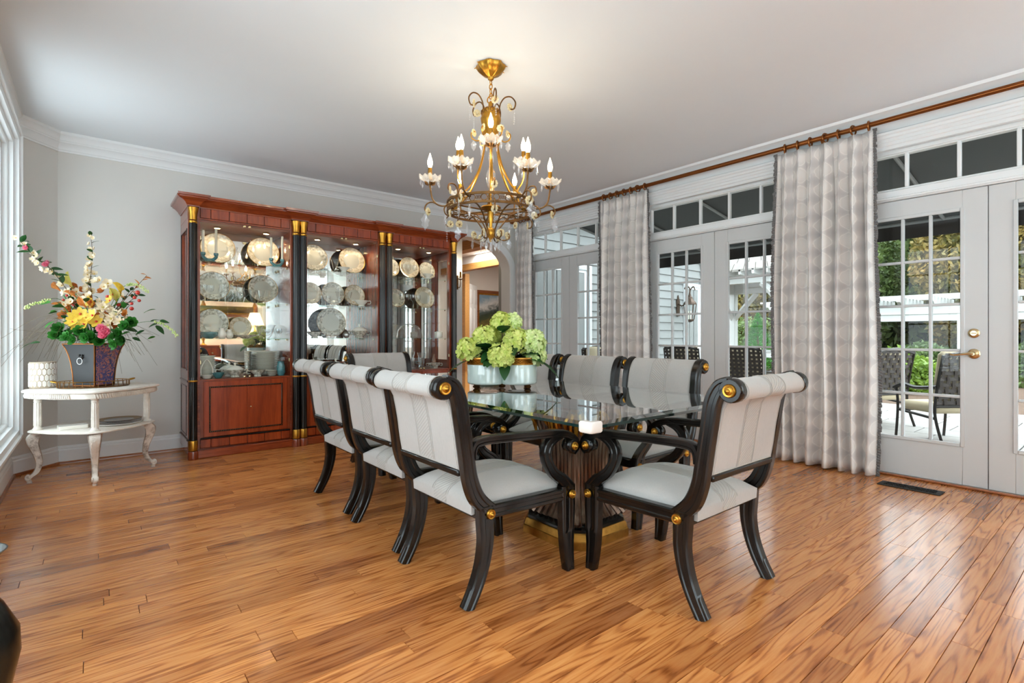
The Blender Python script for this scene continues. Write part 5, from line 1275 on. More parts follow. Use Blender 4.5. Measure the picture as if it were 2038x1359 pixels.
# oval gallery tray
tr = thing('gallery_tray', (.008, 5.20, .7005), 'oval bronze gallery tray beneath the flared flower planter', 'tray')
def ov(a, b, z, n=48): return [(a * cos(2 * pi * i / n), b * sin(2 * pi * i / n), z) for i in range(n)]
MB().loops([ov(.215, .145, 0), ov(.222, .152, .003), ov(.222, .152, .008), ov(.21, .14, .010)]).build('tray_base', MT['bronze'], tr)
MB().loops([ov(.222, .152, .044), ov(.226, .156, .047), ov(.222, .152, .050), ov(.218, .148, .047)], closed=True).build('gallery_rail', MT['gold'], tr)
m = MB()
for p, q in zip(ov(.222, .152, .007, 30), ov(.222, .152, .045, 30)): m.tube([p, q], .0024, 5)
m.build('gallery_posts', MT['bronze'], tr)
for s in (-1, 1): MB().tube(bez([(s * .222, -.035, .046), (s * .252, -.022, .054), (s * .252, .022, .054), (s * .222, .035, .046)], 5), .005, 6).build('handle', MT['gold'], tr)
# flared square planter
fp = thing('square_planter', (.008, 5.20, .711), 'flared black planter with blue flowered panels and gilt edges', 'planter', rz=radians(-45))
def sq(h, z): return [(-h, -h, z), (h, -h, z), (h, h, z), (-h, h, z)]
PR = bez([(.088, .006), (.092, .10), (.102, .20), (.118, .28), (.134, .325)], 4)
m = MB(); m.loops([sq(h, z) for h, z in [(.084, 0)] + PR] + [sq(h - .008, z) for h, z in PR[:2:-1]], cap=True); m.build('body', mat('black_tole', (24, 23, 24), .5), fp, 30)
for k in (1, 3):
    R_ = Matrix.Rotation(k * pi / 2, 4, 'Z')
    m = MB(); m.loops([[(-h + .012, -h - .0015, z), (h - .012, -h - .0015, z)] for h, z in PR], cap=False, ringclosed=False, M=R_); m.build('painted_panel', MT['bluepanel'], fp, 60)
for k in range(4):
    R_ = Matrix.Rotation(k * pi / 2, 4, 'Z')
    m = MB(); m.tube([(-h, -h, z) for h, z in PR], .0042, 6, M=R_); m.tube([(-.134, -.134, .326), (.134, -.134, .326)], .0045, 6, M=R_); m.tube([(-.088, -.088, .005), (.088, -.088, .005)], .005, 6, M=R_); m.build('gilt_edge', MT['rod'], fp)
for k in (0, 2):
    R_ = Matrix.Rotation(k * pi / 2, 4, 'Z')
    m = MB(); m.ball((0, -.108, .225), .017, 10, 8, M=R_, sy=.7); m.ball((-.012, -.113, .238), .008, 8, 6, M=R_); m.ball((.012, -.113, .238), .008, 8, 6, M=R_); hd = m.build('lion_mask', MT['iron'], fp)
    MB().tube([(.022 * cos(2 * pi * q / 18), -.122, .195 + .024 * sin(2 * pi * q / 18)) for q in range(18)], .0028, 6, closed=True, M=R_).build('ring_handle', MT['steel'], hd)
MB().loops([sq(.118, .30), sq(.05, .32)]).build('moss', MT['soil'], fp)

# ------------------------------------------------------------------ the big mixed arrangement
FT = 4.03; FWD = Vector((sin(th), cos(th), 0)); RGT = Vector((cos(th), -sin(th), 0))
BASE_ = Vector((.008, 5.20, 1.035))
fa = thing('flower_arrangement', tuple(BASE_), 'tall mixed arrangement of blossom branches, lilies and berries in the square planter', 'flowers')
def Q(px, py, dd=0):
    """photo direction at the depth of the planter, dd metres nearer, relative to the planter mouth"""
    t = FT - dd; p = Vector((0, 0, CAM_H)) + FWD * t + RGT * ((px - 1019) / 1025 * t) + Vector((0, 0, (668 - py) / 1025 * t)); return p - BASE_
rf = random.Random(21)
def branch(pts, r0=.004, r1=.0016, m_='stem'):
    P = bez([tuple(p) for p in pts], 6); MB().tube(P, [r0 + (r1 - r0) * i / (len(P) - 1) for i in range(len(P))], 5).build('branch', MT[m_], fa); return P
def petal(m, M, L, W, cup_=.35, mi=0):
    rows = []
    for i in range(5):
        t = i / 4; w_ = W * sin(pi * (.08 + .84 * t)) ** .8; rows.append([(L * t, -w_, cup_ * L * t * t + .1 * w_), (L * t, 0, cup_ * L * t * t - .06 * W), (L * t, w_, cup_ * L * t * t + .1 * w_)])
    m.loops(rows, cap=False, ringclosed=False, mi=mi, M=M)
def bloom_mesh(n, L, W, m_, centre, cup_=.35, layers=1, name='blossom'):
    m = MB()
    for l in range(layers):
        for k in range(n): petal(m, Matrix.Rotation(2 * pi * (k + .5 * l) / n, 4, 'Z') @ Matrix.Rotation(-.25 - .35 * l, 4, 'Y'), L * (1 - .2 * l), W * (1 - .15 * l), cup_)
    m.ball((0, 0, L * .10), L * .16, 8, 6, mi=1)
    return m.mesh(name, [MT[m_], MT[centre]], 60)
BL = {'white': bloom_mesh(5, .034, .017, 'petwhite', 'petyel'), 'yellow': bloom_mesh(6, .046, .016, 'petyel', 'berry', .2, 1), 'orange': bloom_mesh(5, .04, .02, 'petorange', 'berry', .5, 2), 'pink': bloom_mesh(6, .034, .018, 'petpink', 'petwhite', .7, 3), 'green': bloom_mesh(7, .046, .02, 'leafy', 'leafy', .45, 3), 'cream': bloom_mesh(6, .05, .012, 'petwhite', 'petgreen', .1, 2)}
view = -FWD
def bloom(kind, p, s=1, d=None):
    d = d or (view + Vector((rf.uniform(-.6, .6), rf.uniform(-.6, .6), rf.uniform(-.2, .7)))); M_ = orient(p, d, rf.random() * 6)
    o = link('blossom', BL[kind], fa); o.matrix_local = M_ @ Matrix.Scale(s, 4); return o
LFS = {k: leaf_mesh(.07, .02, .3).mesh('leaf', MT[k], 60) for k in ('leaf', 'leafy', 'petorange')}
def leaf(p, d, s=1, k='leaf'):
    o = link('leaf', LFS[k], fa); d = Vector(d).normalized(); M_ = Matrix.Translation(p) @ d.to_track_quat('X', 'Z').to_matrix().to_4x4() @ Matrix.Rotation(rf.uniform(-.9, .9), 4, 'X'); o.matrix_local = M_ @ Matrix.Scale(s, 4)
O_ = Vector((0, 0, -.03))
# left blossom branch
P = branch([O_, Q(165, 640, .04), Q(135, 580, .12), Q(100, 535, .22), Q(70, 512, .30), Q(42, 482, .38)])
for i in range(10, len(P), 2):
    p = Vector(P[i]); f = i / len(P)
    for _ in range(2): bloom('white' if rf.random() < .75 else 'pink', p + Vector((rf.uniform(-.03, .03), rf.uniform(-.03, .03), rf.uniform(-.03, .03))), 1.0 - .4 * f)
    for _ in range(2): leaf(p, (rf.uniform(-1, 1), rf.uniform(-1, 1), rf.uniform(-.2, 1)), 1.0)
# upright blossom branch
P = branch([O_, Q(186, 620), Q(180, 560), Q(184, 510), Q(180, 464)])
for i in range(7, len(P)):
    p = Vector(P[i]); f = i / len(P)
    for _ in range(2 if f < .8 else 1): bloom('white', p + Vector((rf.uniform(-.04, .04) * (1.2 - f), rf.uniform(-.03, .03), rf.uniform(-.03, .03))), 1.25 - .8 * f)
    if i % 2: leaf(p, (rf.uniform(-1, 1), rf.uniform(-1, 1), rf.uniform(0, 1)), .8)
# berry and leaf branches to the right
for tip, k in (((292, 548), 'petorange'), ((278, 585), 'leaf'), ((262, 575), 'leaf')):
    P = branch([O_, Q(220, 630), Q((220 + tip[0]) / 2, (640 + tip[1]) / 2 - 6), Q(*tip)])
    for i in range(9, len(P)): leaf(Vector(P[i]), (rf.uniform(-1, 1), rf.uniform(-1, 1), rf.uniform(-.1, 1)), .7, k)
ber = MB().ball((0, 0, 0), .0125, 10, 7).mesh('berry', MT['berry'], 180)
for px, py in ((274, 582), (268, 592), (262, 604), (277, 598), (133, 588), (150, 600), (126, 597), (158, 592), (146, 606), (262, 614), (214, 590), (222, 586), (236, 606)):
    link('berry', ber, fa, tuple(Q(px, py, rf.uniform(.02, .14))), None, rf.uniform(.8, 1.35))
# callas
def calla(px, py, dd, k, s, roll):
    m = MB(); rows = []
    for i in range(9):
        t = i / 8; r_ = .006 + .030 * t ** 1.6; rows.append([(r_ * cos(a) * (1 + .5 * t * (a < .1)), r_ * sin(a), .10 * t + .035 * t * t * cos(a)) for a in [2 * pi * q / 16 for q in range(16)]])
    m.loops(rows, cap=False); o = link('calla_flower', m.mesh('calla_flower', MT[k], 60), fa); d = Q(px, py) - O_; o.matrix_local = orient(Q(px, py, dd), d + view * .35, roll) @ Matrix.Scale(s, 4)
    branch([O_, Q((px + 190) / 2, (py + 690) / 2, dd), Q(px, py, dd)], .004, .004, 'leafy')
for a in ((146, 572, .05, 'petgreen', .9, 1.0), (232, 600, .06, 'petgreen', .85, 2.4), (122, 580, .02, 'petorange', .65, .2), (152, 592, .10, 'petorange', .6, 4), (172, 612, .12, 'petorange', .65, 2), (128, 612, .06, 'petorange', .6, 5), (248, 630, .08, 'petorange', .55, 1), (240, 585, .05, 'petyel', .8, 3)): calla(*a)
for px, py in ((160, 625), (175, 635), (150, 630), (185, 628), (168, 645), (192, 640), (146, 640)): bloom('yellow', Q(px, py, .17 + rf.uniform(-.02, .03)), 1.15, view + Vector((rf.uniform(-.4, .4), rf.uniform(-.4, .4), .3)))
for px, py in ((208, 628), (222, 634), (232, 626), (240, 640), (216, 646), (205, 612)): bloom('cream', Q(px, py, .13), 1.0)
for px, py in ((206, 655), (216, 662), (210, 668)): bloom('pink', Q(px, py, .20), 1.2, view + Vector((0, 0, .3)))
for px, py in ((160, 660), (175, 672), (188, 668), (228, 672), (240, 664), (252, 650), (262, 642), (246, 676), (124, 664), (112, 668), (136, 672), (150, 676), (232, 684), (200, 680), (118, 655)): bloom('green', Q(px, py, .14 + rf.uniform(-.04, .05)), 1.1)
for px, py in ((145, 602), (165, 596), (200, 600), (205, 580), (178, 588), (152, 570), (128, 560), (190, 560)): bloom('orange' if rf.random() < .45 else 'white', Q(px, py, rf.uniform(0, .1)), .95)
for _ in range(72):
    a_ = rf.uniform(-1.35, 1.35); q_ = rf.uniform(.25, 1.0); px = 188 + 78 * sin(a_) * q_; py = 668 - 112 * cos(a_) * q_; bloom(rf.choice(['white', 'white', 'orange', 'cream', 'yellow', 'white', 'orange', 'pink'] if q_ < .8 else ['white', 'white', 'orange']), Q(px, py, rf.uniform(-.06, .12)), rf.uniform(.8, 1.15))
for _ in range(110):
    px = rf.gauss(190, 46); py = rf.uniform(600, 685); leaf(Q(px, py, rf.uniform(-.12, .12) + max(0, (150 - px) * .004)), (rf.uniform(-1, 1), rf.uniform(-1, 1), rf.uniform(-.3, 1)), rf.uniform(.7, 1.3), rf.choice(['leaf', 'leaf', 'leafy']))
# catkin sprays
m0 = MB(); 
for a in ([Q(180, 640, .05), Q(120, 596, .15), Q(80, 602, .26), Q(50, 612, .34)], [Q(215, 620), Q(240, 575), Q(268, 566), Q(294, 580)], [Q(225, 655), Q(290, 640, .06), Q(325, 645, .06), Q(352, 668, .06)]):
    P = branch(a, .002, .001, 'leafy'); m = MB()
    for i in range(len(P) // 2, len(P)):
        for _ in range(7): p = Vector(P[i]) + Vector((rf.uniform(-.010, .010), rf.uniform(-.010, .010), rf.uniform(-.010, .010))); m.ball(tuple(p), .0055, 5, 4)
    m.build('catkin', MT['petgreen'] if a[0] is None else MT['hydpale'], fa)
for px, py in ((300, 640), (310, 648), (318, 640), (296, 652)): leaf(Q(px, py, .06), tuple(RGT + Vector((0, 0, rf.uniform(-.8, .8)))), 1.2)
m = MB()
for k in range(64):
    s = -1 if k % 2 else 1; sp = rf.uniform(.12, .46); up = rf.uniform(.06, .26); dn = rf.uniform(-.25, .12); dd = rf.uniform(-.2, .2) + (.28 * sp if s < 0 else 0)
    a = Vector((0, 0, -.02)); b = RGT * (s * sp * .5) + Vector((0, 0, up)) - FWD * dd * .5; c = RGT * (s * sp) + Vector((0, 0, dn)) - FWD * dd; P = bez([tuple(a), tuple(b), tuple(c)], 6); m.tube(P, [.0014] * 7 + [.001] * 6, 3)
g = m.build('grass_blades', MT['grass_stem'], fa); g['kind'] = 'stuff'
# ------------------------------------------------------------------ small room things
fr = thing('floor_register', (4.573, 1.070, 0), 'black iron floor register let into the oak by the french doors', 'vent')
m = MB(); [m.box(a, b, c, d, 0.0002, .006, .002) for a, b, c, d in ((-.068, -.046, -.185, .185), (.046, .068, -.185, .185), (-.046, .046, -.185, -.150), (-.046, .046, .150, .185))]; m.build('register_frame', MT['iron'], fr)
MB().box(-.046, .046, -.150, .150, .0001, .0012).build('register_well', MT['gap'], fr)
m = MB()
for k in range(9):
    yy = -.135 + k * .0338
    m.tube([(x, yy + y_, .0035) for x, y_ in spiral((0, 0), .026, .006, 0 if k % 2 else pi, 7 if k % 2 else pi + 7, 18)], .0026, 4)
    m.tube([(-.046, yy - .017, .0035), (.046, yy + .017, .0035)], .0024, 4); m.tube([(.046, yy - .017, .0035), (-.046, yy + .017, .0035)], .0024, 4)
m.build('scroll_grille', MT['iron'], fr)

ur = thing('bronze_urn', (-.212, 1.590, 0), 'dark bronze footed urn vase standing on the oak floor by the window wall', 'urn')
bz = mat('dark_patina_bronze', (62, 66, 62), .25, .7, rgb2=(28, 26, 24), vscale=9, bump=.1, bscale=14)
MB().lathe([(.075, 0), (.08, .012), (.06, .03), (.028, .07), (.026, .14), (.040, .22), (.070, .31), (.088, .40), (.086, .45), (.060, .51), (.036, .545), (.034, .575), (.050, .615), (.066, .632), (.062, .632), (.030, .58), (.001, .5)], 36).build('body', bz, ur, 60)

# sideboard wall behind the camera: seen in the cabinet mirrors
sb = thing('sideboard', (2.42, -1.435, 0), 'bow-fronted mahogany sideboard with round brass knobs, seen in the cabinet mirrors', 'sideboard')
def bow(d, z): return [(-.80, -.23, z), (.80, -.23, z), (.80, .14 + d, z)] + [(.80 - 1.6 * k / 16, .14 + .09 * sin(pi * k / 16) + d, z) for k in range(1, 16)] + [(-.80, .14 + d, z)]
MB().loops([bow(-.01, .10), bow(-.01, .86)]).build('body', MT['mahogv'], sb, 40); MB().loops([bow(.02, .862), bow(.025, .87), bow(.02, .890)]).build('top', MT['mahogd'], sb, 40)
for k in range(3):
    for j in range(3):
        x0, x1 = -.77 + .52 * k, -.77 + .52 * (k + 1) - .02; z0 = .13 + .24 * j
        def fy(x): return .14 + .09 * sin(pi * (x + .8) / 1.6) - .009
        m = MB(); m.loops([[(x, fy(x), z0), (x, fy(x) + .014, z0), (x, fy(x) + .014, z0 + .22), (x, fy(x), z0 + .22)] for x in [x0 + (x1 - x0) * q / 5 for q in range(6)]]); d = m.build('drawer', MT['mahogd'], sb, 30)
        for q in (.25, .75): xx = x0 + (x1 - x0) * q; MB().lathe([(.008, 0), (.02, .01), (.016, .022), (.004, .026)], 12, (xx, fy(xx) + .014, z0 + .11), 'y').build('knob', MT['brass'], d)
for x, y_ in ((-.76, -.19), (.76, -.19), (-.76, .10), (.76, .10)): MB().lathe([(.018, 0), (.03, .03), (.022, .07), (.034, .10)], 12, (x, y_, 0)).build('foot', MT['mahogv'], sb)
shade_m = mat('lit_lamp_shade', (250, 238, 210), .8, emis=(255, 226, 170), estr=1.6)
for x, d in ((1.88, 'nearer the console side'), (2.92, 'nearer the french doors')):
    l = thing('table_lamp', (x, -1.43, .8905), 'gilt table lamp with a cream shade on the sideboard, ' + d, 'lamp')
    MB().lathe([(.07, 0), (.075, .01), (.03, .03), (.02, .08), (.05, .16), (.06, .22), (.03, .32), (.012, .36), (.010, .60)], 20).build('base', MT['gold'], l, 60)
    MB().lathe([(.19, .46), (.10, .74)], 28, cap=False).build('shade', shade_m, l, 60)
    MB().ball((0, 0, .58), .03, 10, 8).build('bulb', MT['bulb'], l); lamp('table_lamp_light', 'POINT', (x, -1.43, .8905 + .64), 18, (1, .82, .6), .04)
def picture(name, label, loc, w_, h_, axis, m_, fw_=.09):
    o = thing(name, loc, label, 'picture')
    R_ = Matrix.Rotation({'+y': pi, '-y': 0}[axis], 4, 'Z')
    f = fw_
    m = MB(); rect_frame(m, -w_, w_, -h_, h_, [(f * .3, 0), (f * .3, -.030), (f * .5, -.046), (f * .8, -.042), (f, -.02), (f, 0)], lambda u, d, q_: (u, d, q_), M=R_); m.build('frame_moulding', MT['frame'], o)
    m = MB(); rect_frame(m, -w_, w_, -h_, h_, [(-.004, 0), (-.004, -.016), (f * .15, -.024), (f * .298, -.028), (f * .298, 0)], lambda u, d, q_: (u, d, q_), M=R_); m.build('gilt_slip', MT['antgold'], o)
    MB().box(-w_, w_, -.012, 0, -h_, h_, M=R_).build('canvas', MT['painting'], o); return o
picture('framed_painting', 'gilt-framed landscape above the sideboard, seen in the cabinet mirrors', (2.4, YF, 1.95), .55, .33, '+y', 'painting')

# beyond the arch
picture('framed_painting', 'dark wood-framed river landscape on the white wall beyond the arch', (7.92, 10.395, 1.72), .52, .40, '-y', 'painting', .11)
dl = thing('door_7', (6.66, 9.75, 0), 'white six-panel door standing ajar beyond the arch', 'door', rz=radians(40), kind='structure')
MB().box(0, .76, 0, .04, .01, 2.30, .003).build('leaf', MT['trim'], dl)
for x0, x1 in ((.10, .34), (.42, .66)):
    for z0, z1 in ((.20, .85), (.95, 1.75), (1.85, 2.18)):
        m = MB(); m.loops([[(x0, -.002, z0), (x1, -.002, z0), (x1, -.002, z1), (x0, -.002, z1)], [(x0 + .02, -.012, z0 + .02), (x1 - .02, -.012, z0 + .02), (x1 - .02, -.012, z1 - .02), (x0 + .02, -.012, z1 - .02)]]); m.build('raised_panel', MT['trim'], dl)
for z in (.3, 1.2, 1.98): MB().box(-.012, .03, -.006, .0, z - .06, z + .06, .002).build('hinge', MT['brass'], dl)
m = MB(); m.box(6.50, 6.62, 9.66, 9.80, 0, 2.50, .004); struct('trim_12', m, MT['oakbeam'], 'stained wood jamb of the six-panel door beyond the arch', 'trim')
sc = thing('wall_sconce', (4.46, 6.86, 1.95), 'bronze candle sconce with one lit bulb on the white pier beyond the arch', 'sconce')
m = MB(); m.box(-.02, .02, -.012, 0, -.12, .10, .004); m.tube(bez([(0, -.01, -.06), (0, -.07, -.10), (0, -.10, -.04), (0, -.10, .02)], 5), .006, 6); m.build('arm', MT['bronze'], sc)
link('leaf_cup', cup, sc, (0, -.10, .06)); link('candle_sleeve', cand, sc, (0, -.10, .06), None, (1, 1, 1.3)); b = link('bulb', flame, sc, (0, -.10, .155)); lamp('sconce_light', 'POINT', (4.46, 6.76, 2.19), 1.6, (1, .8, .56), .02)
dlt = thing('recessed_light', (7.0, 9.0, HC), 'white recessed ceiling light beyond the arch', 'light')
MB().lathe([(.09, -.004), (.09, 0), (.07, 0), (.07, -.006)], 20, cap=False).build('trim_ring', MT['trim'], dlt); MB().lathe([(.07, -.003), (.07, -.001)], 20).build('lens', mat('cool_lens', (255, 250, 240), .4, emis=(255, 244, 226), estr=6), dlt)
lamp('hall_downlight', 'AREA', (6.4, 8.2, HC - .02), 70, (1, .93, .82), 1.6)
# ------------------------------------------------------------------ patio and garden
ZP = -.14
struct('ground_garden', MB().box(5.06, 60, -40, 45, ZP - .3, ZP - .03), MT['mulch'], 'mulched garden ground beyond the patio', 'ground')
pa = struct('ground_patio', MB().box(5.06, 11.4, -5, 6.5, ZP - .06, ZP - .012), MT['gap'], 'pale stone patio outside the french doors', 'patio')
rp = random.Random(4); pv = []
x = 5.07; i = 0
SHP = {}
while x < 11.3:
    y = -5 + .3 * (i % 2)
    while y < 6.45:
        w_, l_ = .52, rp.choice((.52, .8)); l_ = min(l_, 6.49 - y)
        if l_ > .1:
            key = round(l_, 2)
            if key not in SHP: SHP[key] = MB().box(.006, w_ - .006, .006, l_ - .006, -.014, 0, .004).mesh('paver', MT['paver'], 30)
            link('paver', SHP[key], pa, (x, y, ZP))
        y += l_
    x += .52; i += 1
# awning: charcoal cloth falling away from the wall, white rafters, valance
aw = thing('awning', (5.07, 2.0, 2.86), 'charcoal cloth awning with white rafters over the patio doors', 'awning')
sl = -.17; L_ = 2.42
MB().loops([[(0, y, 0), (L_, y, sl * L_), (L_, y, sl * L_ + .006), (0, y, .006)] for y in (-4.6, 3.45)]).build('cloth', MT['slate'], aw)
for k in range(9):
    y = -4.5 + k * .985; MB().tube([(0, y, -.025), (L_, y, sl * L_ - .025)], .018, 8).build('rafter', MT['white_ext'], aw)
MB().tube([(L_, -4.6, sl * L_ - .02), (L_, 3.45, sl * L_ - .02)], .022, 8).build('front_bar', MT['white_ext'], aw)
MB().box(L_ - .004, L_ + .004, -4.6, 3.45, sl * L_ - .20, sl * L_).build('valance', MT['valance'], aw)
# house wing with clapboards
WY = 6.5
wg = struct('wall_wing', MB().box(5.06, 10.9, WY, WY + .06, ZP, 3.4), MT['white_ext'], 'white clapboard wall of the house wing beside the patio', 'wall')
z = ZP
openw = [(5.55, 7.05, .3, 2.3), (10.25, 10.85, .5, 2.2)]
while z < 3.35:
    segs = [(5.15, 10.9)]
    for a, b, c, d in openw:
        if z + .17 > c - .08 and z < d + .08:
            segs = [q for s in segs for q in ((s[0], min(s[1], a - .08)), (max(s[0], b + .08), s[1])) if q[1] - q[0] > .02]
    for a, b in segs:
        for q in range(max(1, int((b - a) / 2.4))):
            n = max(1, int((b - a) / 2.4)); x0, x1 = a + (b - a) * q / n, a + (b - a) * (q + 1) / n
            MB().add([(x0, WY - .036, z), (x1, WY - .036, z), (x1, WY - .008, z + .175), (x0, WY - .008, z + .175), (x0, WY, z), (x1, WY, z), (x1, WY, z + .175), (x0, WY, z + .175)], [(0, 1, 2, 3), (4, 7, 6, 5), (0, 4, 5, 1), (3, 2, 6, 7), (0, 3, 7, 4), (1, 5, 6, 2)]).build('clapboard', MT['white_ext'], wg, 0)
    z += .17
window('window_7', 'white many-paned window of the house wing facing the far french doors', 'y', WY - .03, 5.55, 7.05, .3, 2.3, 6, 5, -1, case=.08)
window('window_8', 'narrow white window of the house wing behind the wall lantern', 'y', WY - .03, 10.25, 10.85, .5, 2.2, 3, 6, -1, case=.07)
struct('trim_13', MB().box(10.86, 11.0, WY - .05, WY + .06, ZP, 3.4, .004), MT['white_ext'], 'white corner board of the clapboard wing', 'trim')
struct('roof_wing', MB().prism([(WY - .5, 3.25), (WY - .5, 3.4), (WY + 2, 4.4), (WY + 2, 4.2)], 5.06, 11.3, 'yz'), MT['shingle'], 'shingled eave of the house wing', 'roof')
# lantern
ln = thing('wall_lantern', (9.95, WY - .03, 1.75), 'bronze carriage lantern with scrolled bracket on the clapboard wall', 'lantern')
LI = mat('lantern_bronze', (74, 58, 46), .5, .6)
m = MB(); m.prism([(-.05, -.22), (.05, -.22), (.06, .10), (0, .24), (-.06, .10)], -.02, 0, 'xz'); m.build('back_plate', LI, ln)
MB().tube(bez([(0, -.02, .05), (.0, -.12, .0), (.0, -.25, .14), (.0, -.30, .34), (.0, -.22, .42), (.0, -.17, .36)], 6), .016, 8).build('bracket', LI, ln)
MB().tube(bez([(0, -.30, .32), (.0, -.38, .40), (0, -.42, .32)], 5), .013, 6).build('scroll', LI, ln)
MB().lathe([(.14, .02), (.13, .06), (.06, .14), (.05, .18), (.03, .20), (.012, .26)], 8, (0, -.30, 0)).build('cap', LI, ln, 20)
MB().lathe([(.02, -.36), (.08, -.33), (.09, -.30)], 8, (0, -.30, 0)).build('tray', LI, ln, 20)
for k in range(6): a = k * pi / 3; MB().tube([(.085 * cos(a), -.30 + .085 * sin(a), -.30), (.13 * cos(a), -.30 + .13 * sin(a), .03)], .008, 5).build('cage_bar', LI, ln)
MB().lathe([(.08, -.298), (.122, .02)], 6, (0, -.30, 0), cap=False).build('pane', MT['glass'], ln, 0)
for k in range(3): MB().tube([(.03 * cos(k * 2.1), -.30 + .03 * sin(k * 2.1), -.30), (.03 * cos(k * 2.1), -.30 + .03 * sin(k * 2.1), -.12)], .012, 6).build('candle', MT['wax'], ln)

# patio armchairs with woven strap backs
def patio_chair(loc, rz, label, group='woven patio armchairs'):
    o = thing('patio_armchair', loc, label, 'chair', group, rz)
    fm = mat('patio_frame', (52, 48, 45), .5, .4)
    for s in (-1, 1):
        y = s * .31
        MB().tube(bez([(.30, y, 0), (.28, y, .20), (.27, y, .42), (.29, y, .60)], 4), .020, 6, flat=.6).build('front_leg', fm, o)
        MB().tube(bez([(-.36, y, 0), (-.28, y, .22), (-.25, y, .42), (-.30, y, .75), (-.36, y, 1.02)], 4), .020, 6, flat=.6).build('rear_post', fm, o)
        MB().tube(bez([(.32, y, .60), (.18, y, .655), (0, y, .63), (-.28, y, .66)], 5), .022, 6, flat=1.4).build('arm', fm, o)
        MB().tube([(.27, y, .34), (-.26, y, .30)], .016, 6).build('side_rail', fm, o)
    MB().tube(bez([(-.355, -.31, 1.0), (-.375, 0, 1.06), (-.355, .31, 1.0)], 5), .022, 6).build('top_rail', fm, o)
    MB().tube([(-.255, -.31, .44), (-.255, .31, .44)], .018, 6).build('lower_rail', fm, o); MB().tube([(.27, -.31, .34), (.27, .31, .34)], .018, 6).build('front_rail', fm, o)
    def bx_(z): t = (z - .44) / .58; return -.255 - .03 * t - .085 * t * t
    zs = [.46 + k * .068 for k in range(9)]; ys = [-.26 + k * .0743 for k in range(8)]
    for j, z in enumerate(zs):
        P = [(bx_(z + .02) + (.007 if (i + j) % 2 else -.007), -.30 + .6 * i / 8, z + .02) for i in range(9)]
        MB().loops([[(p[0], p[1], p[2] - .020), (p[0] + .004, p[1], p[2] - .020), (p[0] + .004, p[1], p[2] + .020), (p[0], p[1], p[2] + .020)] for p in P]).build('strap', MT['wicker'], o)
    for i, y in enumerate(ys):
        P = [(bx_(z) + (-.007 if (i + j) % 2 else .007), y, z) for j, z in enumerate([.43] + zs + [1.03])]
        MB().loops([[(p[0], p[1] - .022, p[2]), (p[0] + .004, p[1] - .022, p[2]), (p[0] + .004, p[1] + .022, p[2]), (p[0], p[1] + .022, p[2])] for p in P]).build('strap', MT['wicker'], o)
    MB().box(-.24, .28, -.29, .29, .35, .46, .04).build('seat_cushion', MT['cushion'], o, 60)
    M_ = Matrix.Translation((-.215, 0, .46)) @ Matrix.Rotation(radians(-9), 4, 'Y')
    MB().box(-.0, .10, -.27, .27, 0, .60, .04, M=M_).build('back_cushion', MT['cushion'], o, 60)
    return o
pc = patio_chair((7.78, 1.52, ZP), radians(54), 'woven strap patio armchair with cream cushion in front of the register doors')
for (x, y), a, d in [((8.6, 2.45), 62, 'woven strap patio armchair by the lime shrub, half hidden by the drape'), ((8.35, 5.20), 10, 'woven strap patio armchair with its back to the house, under the lantern'), ((8.7, 4.25), 5, 'woven strap patio armchair with its back to the house, before the gazebo'), ((9.0, 3.45), 0, 'woven strap patio armchair with its back to the house, beside the wide drape'), ((7.4, .05), 70, 'woven strap patio armchair at the far edge of the register doors'), ((6.3, 5.35), -120, 'woven strap patio armchair near the many-paned wing window')]:
    copy_tree(pc, (x, y, ZP), radians(a), d)
# gazebo
gz = thing('gazebo', (14.0, 6.6, ZP - .1), 'white timber gazebo with grey shingled roof and angled braces', 'gazebo')
HW = 1.55
for sx in (-1, 1):
    for sy in (-1, 1):
        MB().box(sx * HW - .11, sx * HW + .11, sy * HW - .11, sy * HW + .11, 0, 2.75, .01).build('post', MT['white_far'], gz)
        for ax in (0, 1):
            P = [(sx * HW - (sx * .75 if ax == 0 else 0), sy * HW - (sy * .75 if ax else 0), 2.62), (sx * HW, sy * HW, 1.80)]
            MB().tube(P, .085, 4).build('brace', MT['white_far'], gz)
for s in (-1, 1):
    MB().box(-HW - .2, HW + .2, s * HW - .09, s * HW + .09, 2.62, 2.92, .01).build('beam', MT['white_far'], gz); MB().box(s * HW - .09, s * HW + .09, -HW - .2, HW + .2, 2.62, 2.92, .01).build('beam', MT['white_far'], gz)
    MB().box(s * HW - .04, s * HW + .04, -HW, HW, .82, .92, .01).build('rail', MT['white_far'], gz); MB().box(-HW, HW, s * HW - .04, s * HW + .04, .82, .92, .01).build('rail', MT['white_far'], gz)
for k in range(12): MB().box(-HW - .45, -HW + .1, -1.75 + k * .32 - .03, -1.75 + k * .32 + .03, 2.80, 2.93, .01).build('rafter_tail', MT['white_far'], gz)
